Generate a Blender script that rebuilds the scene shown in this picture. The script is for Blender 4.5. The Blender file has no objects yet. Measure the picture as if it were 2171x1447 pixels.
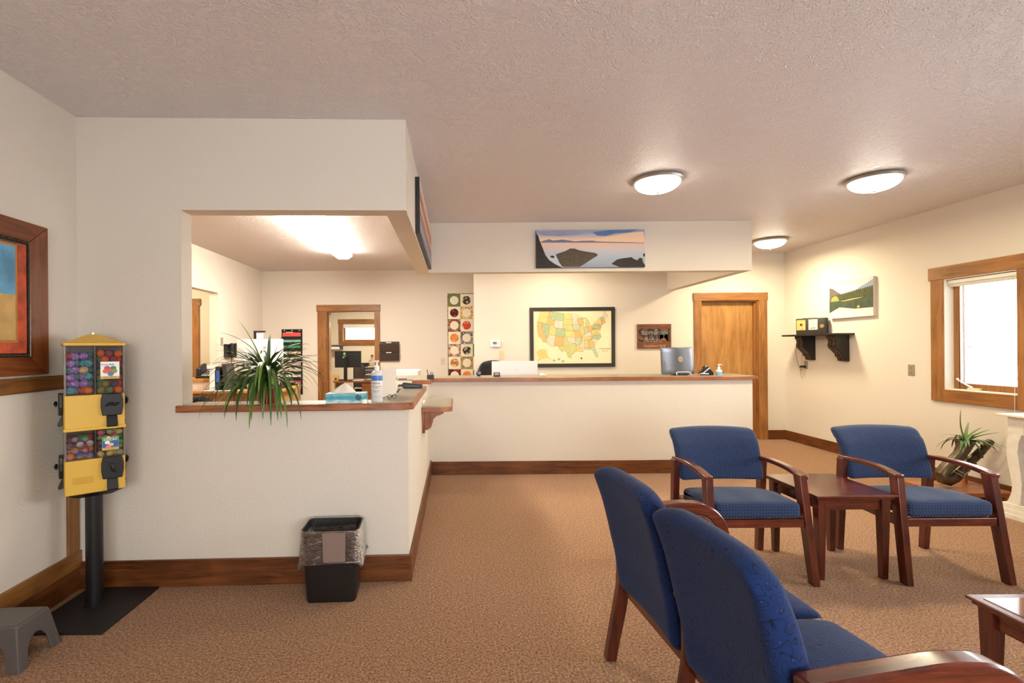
import bpy, bmesh, math, random
from mathutils import Vector, Matrix
random.seed(7)
scene = bpy.context.scene
COL = scene.collection
R = math.radians

# ------------------------------------------------------------------ camera
cam = bpy.data.cameras.new('camera')
cam.sensor_width = 36.0
cam.lens = 36.0 * 1040.0 / 2171.0
cam.shift_x = (1085.5 - 966.0) / 2171.0
cam.shift_y = (737.0 - 723.5) / 2171.0
cam.clip_start = 0.05
camo = bpy.data.objects.new('camera', cam); COL.objects.link(camo)
camo.location = (0, 0, 1.37)
camo.rotation_euler = (R(90), R(0.45), 0)
scene.camera = camo

# ------------------------------------------------------------------ world, daylight, exposure
world = bpy.data.worlds.new('world'); scene.world = world
world.use_nodes = True
wn = world.node_tree.nodes
wn['Background'].inputs[0].default_value = (0.93, 0.97, 1.0, 1)
wn['Background'].inputs[1].default_value = 15.0
scene.view_settings.view_transform = 'Standard'
scene.view_settings.look = 'None'
scene.view_settings.exposure = 0.06
scene.view_settings.gamma = 1.0
scene.view_settings.use_curve_mapping = False
scene.cycles.use_denoising = True
scene.cycles.max_bounces = 6
scene.cycles.diffuse_bounces = 4
scene.cycles.use_adaptive_sampling = True
scene.cycles.adaptive_threshold = 0.09
scene.cycles.adaptive_min_samples = 16
scene.cycles.glossy_bounces = 3
scene.cycles.transparent_max_bounces = 12
scene.cycles.sample_clamp_indirect = 6.0
scene.cycles.caustics_reflective = False
scene.cycles.caustics_refractive = False

def area_light(name, loc, rot, sx, sy, power, col):
    l = bpy.data.lights.new(name, 'AREA'); l.shape = 'RECTANGLE'
    l.size = sx; l.size_y = sy; l.energy = power; l.color = col
    o = bpy.data.objects.new(name, l); COL.objects.link(o)
    o.location = loc; o.rotation_euler = rot
    return o
DAY = (0.90, 0.95, 1.0)
# daylight enters by the windows only; portals guide the sampling of the sky through them
for loc, rot, sx, sy in (((4.97, 4.125, 1.465), (R(90), 0, R(90)), 1.40, 1.08), ((4.97, 1.55, 1.47), (R(90), 0, R(90)), 2.3, 1.1),
                         ((0.9, -2.76, 1.5), (R(90), 0, 0), 3.4, 1.3), ((-2.21, 12.36, 1.775), (R(90), 0, R(180)), 1.18, 0.43)):
    po = area_light('window_portal', loc, rot, sx, sy, 1, DAY); po.data.cycles.is_portal = True
WARM = (1.0, 0.88, 0.58)

# ------------------------------------------------------------------ helpers
def lin(c):
    r = []
    for x in c[:3]:
        x = x / 255.0
        r.append(x / 12.92 if x <= 0.04045 else ((x + 0.055) / 1.055) ** 2.4)
    return (r[0], r[1], r[2], 1.0)

MATS = {}
def M(name, col, rough=0.5, metal=0.0, spec=0.5, bump=0, bscale=200, alpha=1.0, trans=0.0, emit=0, coat=0, vary=0, vscale=4):
    if name in MATS: return MATS[name]
    m = bpy.data.materials.new(name); m.use_nodes = True
    nt = m.node_tree; b = nt.nodes['Principled BSDF']
    b.inputs['Base Color'].default_value = lin(col)
    b.inputs['Roughness'].default_value = rough
    b.inputs['Metallic'].default_value = metal
    b.inputs['Specular IOR Level'].default_value = spec
    b.inputs['Alpha'].default_value = alpha
    b.inputs['Transmission Weight'].default_value = trans
    b.inputs['Coat Weight'].default_value = coat
    if emit:
        b.inputs['Emission Color'].default_value = lin(col)
        b.inputs['Emission Strength'].default_value = emit
    if bump or vary:
        tc = nt.nodes.new('ShaderNodeTexCoord')
        n = nt.nodes.new('ShaderNodeTexNoise')
        nt.links.new(tc.outputs['Object'], n.inputs['Vector'])
        if bump:
            n.inputs['Scale'].default_value = bscale; n.inputs['Detail'].default_value = 3
            bp = nt.nodes.new('ShaderNodeBump'); bp.inputs['Strength'].default_value = bump
            bp.inputs['Distance'].default_value = 0.01
            nt.links.new(n.outputs['Fac'], bp.inputs['Height'])
            nt.links.new(bp.outputs['Normal'], b.inputs['Normal'])
        if vary:
            n2 = nt.nodes.new('ShaderNodeTexNoise'); n2.inputs['Scale'].default_value = vscale
            n2.inputs['Detail'].default_value = 4
            nt.links.new(tc.outputs['Object'], n2.inputs['Vector'])
            cr = nt.nodes.new('ShaderNodeValToRGB')
            c = lin(col)
            cr.color_ramp.elements[0].position = 0.3; cr.color_ramp.elements[1].position = 0.7
            cr.color_ramp.elements[0].color = tuple(x * (1 - vary) for x in c[:3]) + (1,)
            cr.color_ramp.elements[1].color = tuple(min(1, x * (1 + vary)) for x in c[:3]) + (1,)
            nt.links.new(n2.outputs['Fac'], cr.inputs['Fac'])
            nt.links.new(cr.outputs['Color'], b.inputs['Base Color'])
    MATS[name] = m
    return m

def N(nt, kind, **kw):
    n = nt.nodes.new(kind)
    for k, v in kw.items(): setattr(n, k, v)
    return n
def L(nt, a, ao, b, bi): nt.links.new(a.outputs[ao], b.inputs[bi])
def ramp(nt, stops):
    cr = N(nt, 'ShaderNodeValToRGB'); e = cr.color_ramp.elements
    while len(e) < len(stops): e.new(0.5)
    for i, (p, c) in enumerate(stops):
        e[i].position = p; e[i].color = lin(c)
    return cr

def wood(name, dark, mid, light, axis='x', rough=0.4, scale=1.0, knots=0, coat=0.0, bump=0.15, stretch=14):
    """stained timber: long grain along one local axis"""
    if name in MATS: return MATS[name]
    m = bpy.data.materials.new(name); m.use_nodes = True
    nt = m.node_tree; b = nt.nodes['Principled BSDF']
    tc = N(nt, 'ShaderNodeTexCoord'); oi = N(nt, 'ShaderNodeObjectInfo')
    vm = N(nt, 'ShaderNodeVectorMath', operation='ADD')
    sc = N(nt, 'ShaderNodeVectorMath', operation='SCALE'); sc.inputs[3].default_value = 7.0
    cmb = N(nt, 'ShaderNodeCombineXYZ')
    for k in range(3): L(nt, oi, 'Random', cmb, k)
    L(nt, cmb, 0, sc, 0)
    L(nt, tc, 'Object', vm, 0); L(nt, sc, 0, vm, 1)
    mp = N(nt, 'ShaderNodeMapping')
    s = [stretch * scale] * 3; s['xyz'.index(axis)] = 1.1 * scale
    mp.inputs['Scale'].default_value = s
    L(nt, vm, 0, mp, 'Vector')
    n1 = N(nt, 'ShaderNodeTexNoise'); n1.inputs['Scale'].default_value = 1.6; n1.inputs['Detail'].default_value = 8
    n1.inputs['Roughness'].default_value = 0.65; n1.inputs['Distortion'].default_value = 0.9
    L(nt, mp, 0, n1, 'Vector')
    n2 = N(nt, 'ShaderNodeTexNoise'); n2.inputs['Scale'].default_value = 2.2 * scale; n2.inputs['Detail'].default_value = 3
    L(nt, vm, 0, n2, 'Vector')
    mx = N(nt, 'ShaderNodeMath', operation='MULTIPLY_ADD'); mx.inputs[1].default_value = 0.35
    L(nt, n2, 'Fac', mx, 0); 
    ms = N(nt, 'ShaderNodeMath', operation='MULTIPLY'); ms.inputs[1].default_value = 0.68
    L(nt, n1, 'Fac', ms, 0); L(nt, ms, 0, mx, 2)
    cr = ramp(nt, [(0.34, dark), (0.5, mid), (0.66, light)])
    L(nt, mx, 0, cr, 0)
    out = cr
    if knots:
        vo = N(nt, 'ShaderNodeTexVoronoi'); vo.inputs['Scale'].default_value = 5.5
        L(nt, vm, 0, vo, 'Vector')
        kr = ramp(nt, [(0.0, (255, 255, 255)), (0.09, (120, 120, 120)), (0.14, (0, 0, 0))])
        L(nt, vo, 'Distance', kr, 0)
        mixk = N(nt, 'ShaderNodeMix', data_type='RGBA')
        L(nt, kr, 0, mixk, 0); L(nt, cr, 0, mixk, 6); mixk.inputs[7].default_value = lin([c * 0.45 for c in dark])
        nt.links.new(mixk.outputs[2], b.inputs['Base Color'])
    else:
        L(nt, cr, 0, b, 'Base Color')
    bp = N(nt, 'ShaderNodeBump'); bp.inputs['Strength'].default_value = bump; bp.inputs['Distance'].default_value = 0.002
    L(nt, n1, 'Fac', bp, 'Height'); L(nt, bp, 0, b, 'Normal')
    b.inputs['Roughness'].default_value = rough
    b.inputs['Coat Weight'].default_value = coat
    b.inputs['Coat Roughness'].default_value = 0.12
    MATS[name] = m
    return m

class MB:
    """collects faces, then links them as one mesh object"""
    def __init__(s): s.v = []; s.f = []; s.mi = []; s.cur = 0
    def mat(s, i): s.cur = i; return s
    def add(s, vs, fs):
        o = len(s.v); s.v += [tuple(p) for p in vs]
        for f in fs: s.f.append(tuple(i + o for i in f)); s.mi.append(s.cur)
        return s
    def box(s, x0, x1, y0, y1, z0, z1):
        return s.add([(x0, y0, z0), (x1, y0, z0), (x1, y1, z0), (x0, y1, z0), (x0, y0, z1), (x1, y0, z1), (x1, y1, z1), (x0, y1, z1)],
                     [(0, 3, 2, 1), (4, 5, 6, 7), (0, 1, 5, 4), (1, 2, 6, 5), (2, 3, 7, 6), (3, 0, 4, 7)])
    def taper(s, a, b):
        """a, b: (cx, cy, z, half x, half y) bottom and top of a four-sided post"""
        vs = []
        for cx, cy, z, hx, hy in (a, b):
            vs += [(cx - hx, cy - hy, z), (cx + hx, cy - hy, z), (cx + hx, cy + hy, z), (cx - hx, cy + hy, z)]
        return s.add(vs, [(0, 3, 2, 1), (4, 5, 6, 7), (0, 1, 5, 4), (1, 2, 6, 5), (2, 3, 7, 6), (3, 0, 4, 7)])
    def prism(s, pts, axis, a, b):
        def P(p, t):
            return {'x': (t, p[0], p[1]), 'y': (p[0], t, p[1]), 'z': (p[0], p[1], t)}[axis]
        n = len(pts)
        return s.add([P(p, a) for p in pts] + [P(p, b) for p in pts],
                     [tuple(range(n))[::-1], tuple(range(n, 2 * n))] + [(i, (i + 1) % n, n + (i + 1) % n, n + i) for i in range(n)])
    def poly(s, pts3): return s.add(pts3, [tuple(range(len(pts3)))])
    def lathe(s, prof, c=(0, 0, 0), n=24, axis='z', sx=1, sy=1):
        vs = []; fs = []
        for r, z in prof:
            for k in range(n):
                a = 2 * math.pi * k / n
                p = (r * math.cos(a) * sx, r * math.sin(a) * sy, z)
                if axis == 'x': p = (p[2], p[0], p[1])
                if axis == 'y': p = (p[0], p[2], p[1])
                vs.append((p[0] + c[0], p[1] + c[1], p[2] + c[2]))
        for i in range(len(prof) - 1):
            for k in range(n):
                fs.append((i * n + k, i * n + (k + 1) % n, (i + 1) * n + (k + 1) % n, (i + 1) * n + k))
        if prof[0][0] > 1e-5: fs.append(tuple(range(n))[::-1])
        if prof[-1][0] > 1e-5: fs.append(tuple((len(prof) - 1) * n + k for k in range(n)))
        return s.add(vs, fs)
    def ball(s, c, r, nu=12, nv=8, sc=(1, 1, 1)):
        prof = [(max(1e-4, r * math.sin(math.pi * i / nv)), -r * math.cos(math.pi * i / nv)) for i in range(nv + 1)]
        o = len(s.v); s.lathe(prof, (0, 0, 0), nu)
        s.v[o:] = [(c[0] + p[0] * sc[0], c[1] + p[1] * sc[1], c[2] + p[2] * sc[2]) for p in s.v[o:]]
        return s
    def tube(s, pts, r, n=8, flat=None):
        pts = [Vector(p) for p in pts]; m = len(pts)
        rs = r if isinstance(r, (list, tuple)) else [r] * m
        vs = []; fs = []; up = None
        for i, p in enumerate(pts):
            t = (pts[min(i + 1, m - 1)] - pts[max(i - 1, 0)]).normalized()
            if up is None:
                up = Vector((0, 0, 1)) if abs(t.z) < 0.9 else Vector((1, 0, 0))
            a = t.cross(up)
            if a.length < 1e-6: a = t.orthogonal()
            a.normalize(); b = a.cross(t).normalized(); up = b
            for k in range(n):
                an = 2 * math.pi * k / n
                vs.append(p + a * math.cos(an) * rs[i] + b * math.sin(an) * rs[i] * (flat or 1))
        for i in range(m - 1):
            for k in range(n):
                fs.append((i * n + k, i * n + (k + 1) % n, (i + 1) * n + (k + 1) % n, (i + 1) * n + k))
        fs.append(tuple(range(n))[::-1]); fs.append(tuple((m - 1) * n + k for k in range(n)))
        return s.add(vs, fs)
    def strip(s, path, x0, x1, h):
        """bent timber: path in (y, z), thickness h normal to the path, from x0 to x1"""
        if len(path) > 3:   # round the bends
            hs = h if isinstance(h, (list, tuple)) else [h] * len(path)
            P = [Vector((p[0], p[1], k)) for p, k in zip(path, hs)]; out = []
            for i in range(len(P) - 1):
                a, b, c, d = P[max(i - 1, 0)], P[i], P[i + 1], P[min(i + 2, len(P) - 1)]
                for k in range(4):
                    u = k / 4
                    out.append(0.5 * (2 * b + (c - a) * u + (2 * a - 5 * b + 4 * c - d) * u * u + (3 * b - a - 3 * c + d) * u ** 3))
            out.append(P[-1]); path = [(p.x, p.y) for p in out]; h = [p.z for p in out]
        m = len(path); top = []; bot = []
        for i in range(m):
            a = path[max(i - 1, 0)]; b = path[min(i + 1, m - 1)]
            d = Vector((b[0] - a[0], b[1] - a[1])).normalized(); nrm = Vector((-d.y, d.x))
            hh = h[i] if isinstance(h, (list, tuple)) else h
            top.append((path[i][0] + nrm.x * hh / 2, path[i][1] + nrm.y * hh / 2))
            bot.append((path[i][0] - nrm.x * hh / 2, path[i][1] - nrm.y * hh / 2))
        vs = []; fs = []
        for t, b in zip(top, bot):
            vs += [(x0, t[0], t[1]), (x1, t[0], t[1]), (x1, b[0], b[1]), (x0, b[0], b[1])]
        for i in range(m - 1):
            for k in range(4):
                fs.append((i * 4 + k, i * 4 + (k + 1) % 4, (i + 1) * 4 + (k + 1) % 4, (i + 1) * 4 + k))
        fs.append((3, 2, 1, 0)); fs.append(tuple((m - 1) * 4 + k for k in range(4)))
        return s.add(vs, fs)
    def rbox(s, c, half, r, n_in=6, n_r=3, deform=None):
        """box with rounded edges, finely divided so that it can be bent"""
        def stops(h):
            rr = min(r, h)
            out = [-h + rr * (1 - math.cos(math.pi / 2 * i / n_r)) for i in range(n_r)]
            inn = [-(h - rr) + 2 * (h - rr) * i / n_in for i in range(n_in + 1)] if h - rr > 1e-5 else [0.0]
            return out + inn + [-x for x in out[::-1]]
        S = [stops(h) for h in half]
        idx = {}; vs = []; fs = []
        def vid(i, j, k):
            if (i, j, k) in idx: return idx[(i, j, k)]
            p = [S[0][i], S[1][j], S[2][k]]
            q = [max(-(half[a] - min(r, half[a])), min(half[a] - min(r, half[a]), p[a])) for a in range(3)]
            d = Vector([p[a] - q[a] for a in range(3)])
            if d.length > 1e-9:
                w = max(abs(d.x), abs(d.y), abs(d.z)); d = d.normalized() * min(r, w)
            p = [q[a] + d[a] for a in range(3)]
            if deform: p = deform(*p)
            idx[(i, j, k)] = len(vs); vs.append((p[0] + c[0], p[1] + c[1], p[2] + c[2]))
            return idx[(i, j, k)]
        n = [len(x) - 1 for x in S]
        for a in range(3):
            b_, c_ = (a + 1) % 3, (a + 2) % 3
            for e in (0, n[a]):
                for i in range(n[b_]):
                    for j in range(n[c_]):
                        def q(u, v):
                            t = [0, 0, 0]; t[a] = e; t[b_] = u; t[c_] = v; return vid(*t)
                        f = (q(i, j), q(i + 1, j), q(i + 1, j + 1), q(i, j + 1))
                        fs.append(f if e else f[::-1])
        return s.add(vs, fs)
    def xf(s, mtx, start=0):
        s.v[start:] = [tuple(mtx @ Vector(p)) for p in s.v[start:]]
        return s
    def build(s, name, mats, parent=None, smooth=False, bev=0, loc=None, rz=0, ang=38, fix=True):
        me = bpy.data.meshes.new(name)
        me.from_pydata(s.v, [], s.f)
        mats = mats if isinstance(mats, (list, tuple)) else [mats]
        for m in mats: me.materials.append(m)
        for p, i in zip(me.polygons, s.mi): p.material_index = i
        if fix:
            bm = bmesh.new(); bm.from_mesh(me)
            bmesh.ops.remove_doubles(bm, verts=bm.verts, dist=1e-6)
            bmesh.ops.recalc_face_normals(bm, faces=bm.faces)
            bm.to_mesh(me); bm.free()
        if smooth:
            for p in me.polygons: p.use_smooth = True
            me.set_sharp_from_angle(angle=R(ang))
        o = bpy.data.objects.new(name, me); COL.objects.link(o)
        if parent: o.parent = parent
        if loc: o.location = loc
        if rz: o.rotation_euler.z = rz
        if bev:
            md = o.modifiers.new('bevel', 'BEVEL'); md.width = bev; md.segments = 2
            md.limit_method = 'ANGLE'; md.angle_limit = R(40)
        return o

def tag(o, label=None, cat=None, group=None, kind=None):
    if label: o['label'] = label
    if cat: o['category'] = cat
    if group: o['group'] = group
    if kind: o['kind'] = kind
    return o
def thing(name, label, cat, loc=(0, 0, 0), rz=0, group=None, kind=None):
    o = bpy.data.objects.new(name, None); COL.objects.link(o)
    o.empty_display_size = 0.1
    o.location = loc; o.rotation_euler.z = rz
    return tag(o, label, cat, group, kind)
def copy_tree(o, parent=None):
    c = o.copy(); COL.objects.link(c)
    if parent: c.parent = parent
    for ch in list(o.children): copy_tree(ch, c)
    return c
def text(name, body, size, mat, parent, loc, rot=(R(90), 0, 0), shear=0, extrude=0.0006, align='CENTER', sx=1.0, offset=0):
    cu = bpy.data.curves.new(name, 'FONT'); cu.body = body; cu.size = size
    cu.align_x = align; cu.align_y = 'CENTER'; cu.extrude = extrude; cu.shear = shear; cu.offset = offset
    cu.resolution_u = 3
    tmp = bpy.data.objects.new(name, cu); COL.objects.link(tmp)
    me = bpy.data.meshes.new_from_object(tmp.evaluated_get(bpy.context.evaluated_depsgraph_get()))
    bpy.data.objects.remove(tmp)
    me.name = name; me.materials.clear(); me.materials.append(mat)
    o = bpy.data.objects.new(name, me); COL.objects.link(o)
    o.parent = parent; o.location = loc; o.rotation_euler = rot; o.scale = (sx, 1, 1)
    return o
# ------------------------------------------------------------------ surface materials
def paint(name, col, scale=55, strength=0.12, rough=0.75):
    m = bpy.data.materials.new(name); m.use_nodes = True
    nt = m.node_tree; b = nt.nodes['Principled BSDF']
    tc = N(nt, 'ShaderNodeTexCoord')
    n = N(nt, 'ShaderNodeTexNoise'); n.inputs['Scale'].default_value = scale; n.inputs['Detail'].default_value = 4
    L(nt, tc, 'Object', n, 'Vector')
    bp = N(nt, 'ShaderNodeBump'); bp.inputs['Strength'].default_value = strength; bp.inputs['Distance'].default_value = 0.01
    L(nt, n, 'Fac', bp, 'Height'); L(nt, bp, 0, b, 'Normal')
    b.inputs['Base Color'].default_value = lin(col); b.inputs['Roughness'].default_value = rough
    b.inputs['Specular IOR Level'].default_value = 0.3
    return m
WALL = paint('wall_paint', (219, 209, 195), 70, 0.2)
def ceiling_mat():
    m = bpy.data.materials.new('knockdown_ceiling'); m.use_nodes = True
    nt = m.node_tree; b = nt.nodes['Principled BSDF']
    tc = N(nt, 'ShaderNodeTexCoord')
    n0 = N(nt, 'ShaderNodeTexNoise'); n0.inputs['Scale'].default_value = 12; n0.inputs['Detail'].default_value = 3
    L(nt, tc, 'Object', n0, 'Vector')
    mx = N(nt, 'ShaderNodeMix', data_type='VECTOR'); mx.inputs[0].default_value = 0.16
    L(nt, tc, 'Object', mx, 4); L(nt, n0, 'Color', mx, 5)
    n = N(nt, 'ShaderNodeTexNoise'); n.inputs['Scale'].default_value = 26; n.inputs['Detail'].default_value = 5
    n.inputs['Distortion'].default_value = 1.6
    nt.links.new(mx.outputs[1], n.inputs['Vector'])
    cr = ramp(nt, [(0.44, (0, 0, 0)), (0.50, (120, 120, 120)), (0.54, (235, 235, 235)), (0.72, (255, 255, 255))])
    L(nt, n, 'Fac', cr, 0)
    bp = N(nt, 'ShaderNodeBump'); bp.inputs['Strength'].default_value = 0.6; bp.inputs['Distance'].default_value = 0.013
    L(nt, cr, 0, bp, 'Height'); L(nt, bp, 0, b, 'Normal')
    b.inputs['Base Color'].default_value = lin((230, 223, 223)); b.inputs['Roughness'].default_value = 0.42
    b.inputs['Specular IOR Level'].default_value = 0.45
    return m
CEIL = ceiling_mat()
def carpet_mat():
    m = bpy.data.materials.new('loop_carpet'); m.use_nodes = True
    nt = m.node_tree; b = nt.nodes['Principled BSDF']
    tc = N(nt, 'ShaderNodeTexCoord')
    v = N(nt, 'ShaderNodeTexVoronoi'); v.inputs['Scale'].default_value = 190
    n = N(nt, 'ShaderNodeTexNoise'); n.inputs['Scale'].default_value = 95; n.inputs['Detail'].default_value = 5; n.inputs['Roughness'].default_value = 0.75
    big = N(nt, 'ShaderNodeTexNoise'); big.inputs['Scale'].default_value = 1.3; big.inputs['Detail'].default_value = 3
    for k in (v, n, big): L(nt, tc, 'Object', k, 'Vector')
    cr = ramp(nt, [(0.32, (70, 42, 26)), (0.44, (150, 106, 74)), (0.56, (194, 150, 112)), (0.70, (230, 192, 154))])
    L(nt, n, 'Fac', cr, 0)
    mx = N(nt, 'ShaderNodeMix', data_type='RGBA', blend_type='MULTIPLY'); mx.inputs[0].default_value = 0.55
    vr = ramp(nt, [(0.0, (255, 255, 255)), (0.9, (150, 140, 130))])
    L(nt, v, 'Distance', vr, 0)
    L(nt, cr, 0, mx, 6); L(nt, vr, 0, mx, 7)
    nt.links.new(mx.outputs[2], b.inputs['Base Color'])
    bp = N(nt, 'ShaderNodeBump'); bp.inputs['Strength'].default_value = 0.6; bp.inputs['Distance'].default_value = 0.006; bp.invert = True
    L(nt, v, 'Distance', bp, 'Height'); L(nt, bp, 0, b, 'Normal')
    b.inputs['Roughness'].default_value = 0.95; b.inputs['Specular IOR Level'].default_value = 0.1
    b.inputs['Sheen Weight'].default_value = 0.15
    return m
CARPET = carpet_mat()
def laminate_mat():
    m = bpy.data.materials.new('speckled_laminate'); m.use_nodes = True
    nt = m.node_tree; b = nt.nodes['Principled BSDF']
    tc = N(nt, 'ShaderNodeTexCoord')
    n = N(nt, 'ShaderNodeTexNoise'); n.inputs['Scale'].default_value = 160; n.inputs['Detail'].default_value = 4; n.inputs['Roughness'].default_value = 0.8
    L(nt, tc, 'Object', n, 'Vector')
    cr = ramp(nt, [(0.36, (80, 74, 62)), (0.5, (140, 131, 112)), (0.64, (186, 177, 156))])
    L(nt, n, 'Fac', cr, 0); L(nt, cr, 0, b, 'Base Color')
    b.inputs['Roughness'].default_value = 0.3
    return m
LAMI = laminate_mat()
OAK_X = wood('oak_edge_x', (96, 52, 26), (146, 86, 48), (176, 112, 66), 'x', 0.35, 2.2)
OAK_Y = wood('oak_edge_y', (96, 52, 26), (146, 86, 48), (176, 112, 66), 'y', 0.35, 2.2)
OAK_Z = wood('oak_edge_z', (96, 52, 26), (146, 86, 48), (176, 112, 66), 'z', 0.35, 2.2)
BASE_X = wood('baseboard_wood_x', (52, 26, 10), (98, 54, 24), (128, 76, 38), 'x', 0.35, 1.6)
BASE_Y = wood('baseboard_wood_y', (52, 26, 10), (98, 54, 24), (128, 76, 38), 'y', 0.35, 1.6)
PINE_X = wood('stained_pine_x', (92, 56, 22), (132, 84, 38), (156, 104, 52), 'x', 0.4, 1.3, knots=1)
PINE_Y = wood('stained_pine_y', (92, 56, 22), (132, 84, 38), (156, 104, 52), 'y', 0.4, 1.3, knots=1)
PINE_Z = wood('stained_pine_z', (92, 56, 22), (132, 84, 38), (156, 104, 52), 'z', 0.4, 1.3, knots=1)
CASE_X = wood('casing_x', (112, 70, 32), (146, 96, 48), (168, 116, 64), 'x', 0.35, 1.3)
CASE_Y = wood('casing_y', (112, 70, 32), (146, 96, 48), (168, 116, 64), 'y', 0.35, 1.3)
CASE_Z = wood('casing_z', (112, 70, 32), (146, 96, 48), (168, 116, 64), 'z', 0.35, 1.3)
DOORW = wood('door_veneer', (136, 90, 44), (166, 118, 64), (186, 138, 80), 'z', 0.35, 0.9, stretch=8)
CHERRY_X = wood('cherry_x', (44, 14, 8), (84, 32, 18), (116, 50, 28), 'x', 0.25, 1.4, coat=0.5, bump=0.05)
CHERRY_Y = wood('cherry_y', (44, 14, 8), (84, 32, 18), (116, 50, 28), 'y', 0.25, 1.4, coat=0.5, bump=0.05)
CHERRY_Z = wood('cherry_z', (40, 14, 8), (78, 30, 18), (108, 46, 26), 'z', 0.28, 1.4, coat=0.4, bump=0.05)
BLACKP = M('black_plastic', (22, 21, 22), 0.4)
DARKGREY = M('dark_grey_plastic', (52, 52, 54), 0.45)
WHITEP = M('white_plastic', (238, 236, 232), 0.35)
CREAMP = M('cream_plastic', (208, 192, 156), 0.4)
PAPER = M('white_paper', (240, 238, 234), 0.8)
METAL = M('brushed_nickel', (172, 166, 158), 0.35, 0.7)
STEEL = M('bright_steel', (200, 200, 202), 0.25, 1.0)
def glass_mat(name, tint=(255, 255, 255), gloss=0.10, rough=0.02):
    m = bpy.data.materials.new(name); m.use_nodes = True
    nt = m.node_tree; nt.nodes.clear()
    out = N(nt, 'ShaderNodeOutputMaterial')
    t = N(nt, 'ShaderNodeBsdfTransparent'); t.inputs[0].default_value = lin(tint)
    g = N(nt, 'ShaderNodeBsdfGlossy'); g.inputs['Roughness'].default_value = rough
    fr = N(nt, 'ShaderNodeFresnel'); fr.inputs[0].default_value = 1.45
    mu = N(nt, 'ShaderNodeMath', operation='MULTIPLY_ADD'); mu.inputs[1].default_value = 0.8; mu.inputs[2].default_value = gloss * 0.2
    L(nt, fr, 0, mu, 0)
    mix = N(nt, 'ShaderNodeMixShader')
    L(nt, mu, 0, mix, 0); L(nt, t, 0, mix, 1); L(nt, g, 0, mix, 2); L(nt, mix, 0, out, 0)
    MATS[name] = m
    return m
GLASS = glass_mat('window_glass')
CLEAR = glass_mat('clear_plastic', (248, 248, 250), 0.3, 0.05)

# ------------------------------------------------------------------ the setting
TH = R(1.96)
P0 = (-2.185, 2.836)
H = 2.72
def A(u, v): return (P0[0] + u * math.cos(TH) - v * math.sin(TH), P0[1] + u * math.sin(TH) + v * math.cos(TH))
def struct(name, mb, mat, parent=None, label=None, **kw):
    o = mb.build(name, mat, parent, **kw)
    if not parent: o['kind'] = 'structure'
    if label: o['label'] = label
    return o
def walled(us, zs, holes, emit):
    """cells of a wall between cuts, leaving the holes (u0, u1, z0, z1) out"""
    cu = sorted(set(list(us) + [h[0] for h in holes] + [h[1] for h in holes]))
    cz = sorted(set(list(zs) + [h[2] for h in holes] + [h[3] for h in holes]))
    for i in range(len(cu) - 1):
        for j in range(len(cz) - 1):
            um, zm = (cu[i] + cu[i + 1]) / 2, (cz[j] + cz[j + 1]) / 2
            if any(h[0] < um < h[1] and h[2] < zm < h[3] for h in holes): continue
            emit(cu[i], cu[i + 1], cz[j], cz[j + 1])

struct('floor', MB().box(-6.0, 5.2, -3.0, 12.6, -0.1, 0.0), CARPET, label='tan and brown loop pile carpet')
struct('ceiling', MB().box(-6.0, 5.2, -3.0, 12.6, H, H + 0.1), CEIL, label='off white knockdown textured ceiling')
def astruct(name, mb, mat, label=None, **kw):
    return struct(name, mb, mat, label=label, loc=(P0[0], P0[1], 0), rz=TH, **kw)
astruct('wall_left', MB().box(-0.12, 0.0, -5.7, 0.12, 0, H), WALL, 'cream painted wall behind the capsule machine')
astruct('wall_front', MB().box(-1.3, 0.592, 0, 0.12, 0, H), WALL, 'cream wall left of the pass-through opening')
astruct('wall_front_low', MB().box(0.592, 1.901, 0, 0.12, 0, 1.01), WALL, 'low cream wall under the pass-through counter')
astruct('wall_front_header', MB().box(0.592, 1.901, 0, 0.12, 2.185, H), WALL, 'cream wall above the pass-through opening')
mb = MB().prism([(2.96, 0), (5.31, 0), (5.31, 1.005), (4.97, 1.005), (4.97, 0.845), (4.16, 0.845), (4.16, 1.01), (2.96, 1.01)], 'x', -0.40, -0.285)
struct('wall_return', mb, WALL, label='low cream wall running back beside the pass-through')
struct('wall_reception', MB().box(-0.40, 3.21, 5.31, 5.43, 0, 1.005), WALL, label='low white wall under the long reception ledge')
struct('wall_soffit_return', MB().prism([(-0.415, 3.017), (-0.286, 3.021), (-0.286, 5.31), (-0.415, 5.31)], 'z', 2.185, H), WALL, label='dropped cream soffit above the return counter')
struct('wall_soffit_front', MB().box(-0.415, 3.215, 5.31, 5.43, 2.185, H), WALL, label='dropped cream soffit above the reception ledge')
struct('wall_soffit_right', MB().box(3.10, 3.215, 5.43, 7.17, 2.185, H), WALL, label='dropped cream soffit running back to the door wall')
mb = MB()
walled((-2.74, 7.32), (0, H), [(4.185, 4.82, 0.925, 2.005), (3.43, 4.06, 0.925, 2.005), (0.4, 2.7, 0.925, 2.02)], lambda a, b, c, d: mb.box(4.81, 4.95, a, b, c, d))
struct('wall_right', mb, WALL, label='cream wall with the window and the shelf')
mb = MB()
walled((0.276, 4.95), (0, H), [(3.575, 4.425, -1, 2.03)], lambda a, b, c, d: mb.box(a, b, 7.17, 7.32, c, d))
mb.box(1.10, 1.22, 7.32, 8.62, 0, H)
struct('wall_back', mb, WALL, label='cream wall with the map and the wooden door')
mb = MB()
walled((-3.46, 1.22), (0, H), [(-2.235, -1.392, -1, 2.015)], lambda a, b, c, d: mb.box(a, b, 8.5, 8.62, c, d))
struct('wall_office_back', mb, WALL, label='cream office wall with the quilt and the file pockets')
mb = MB()
walled((2.80, 8.62), (0, H), [(4.9, 6.9, -1, 2.17)], lambda a, b, c, d: mb.box(-3.46, -3.34, a, b, c, d))
struct('wall_office_left', mb, WALL, label='cream office wall with the square opening')
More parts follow.
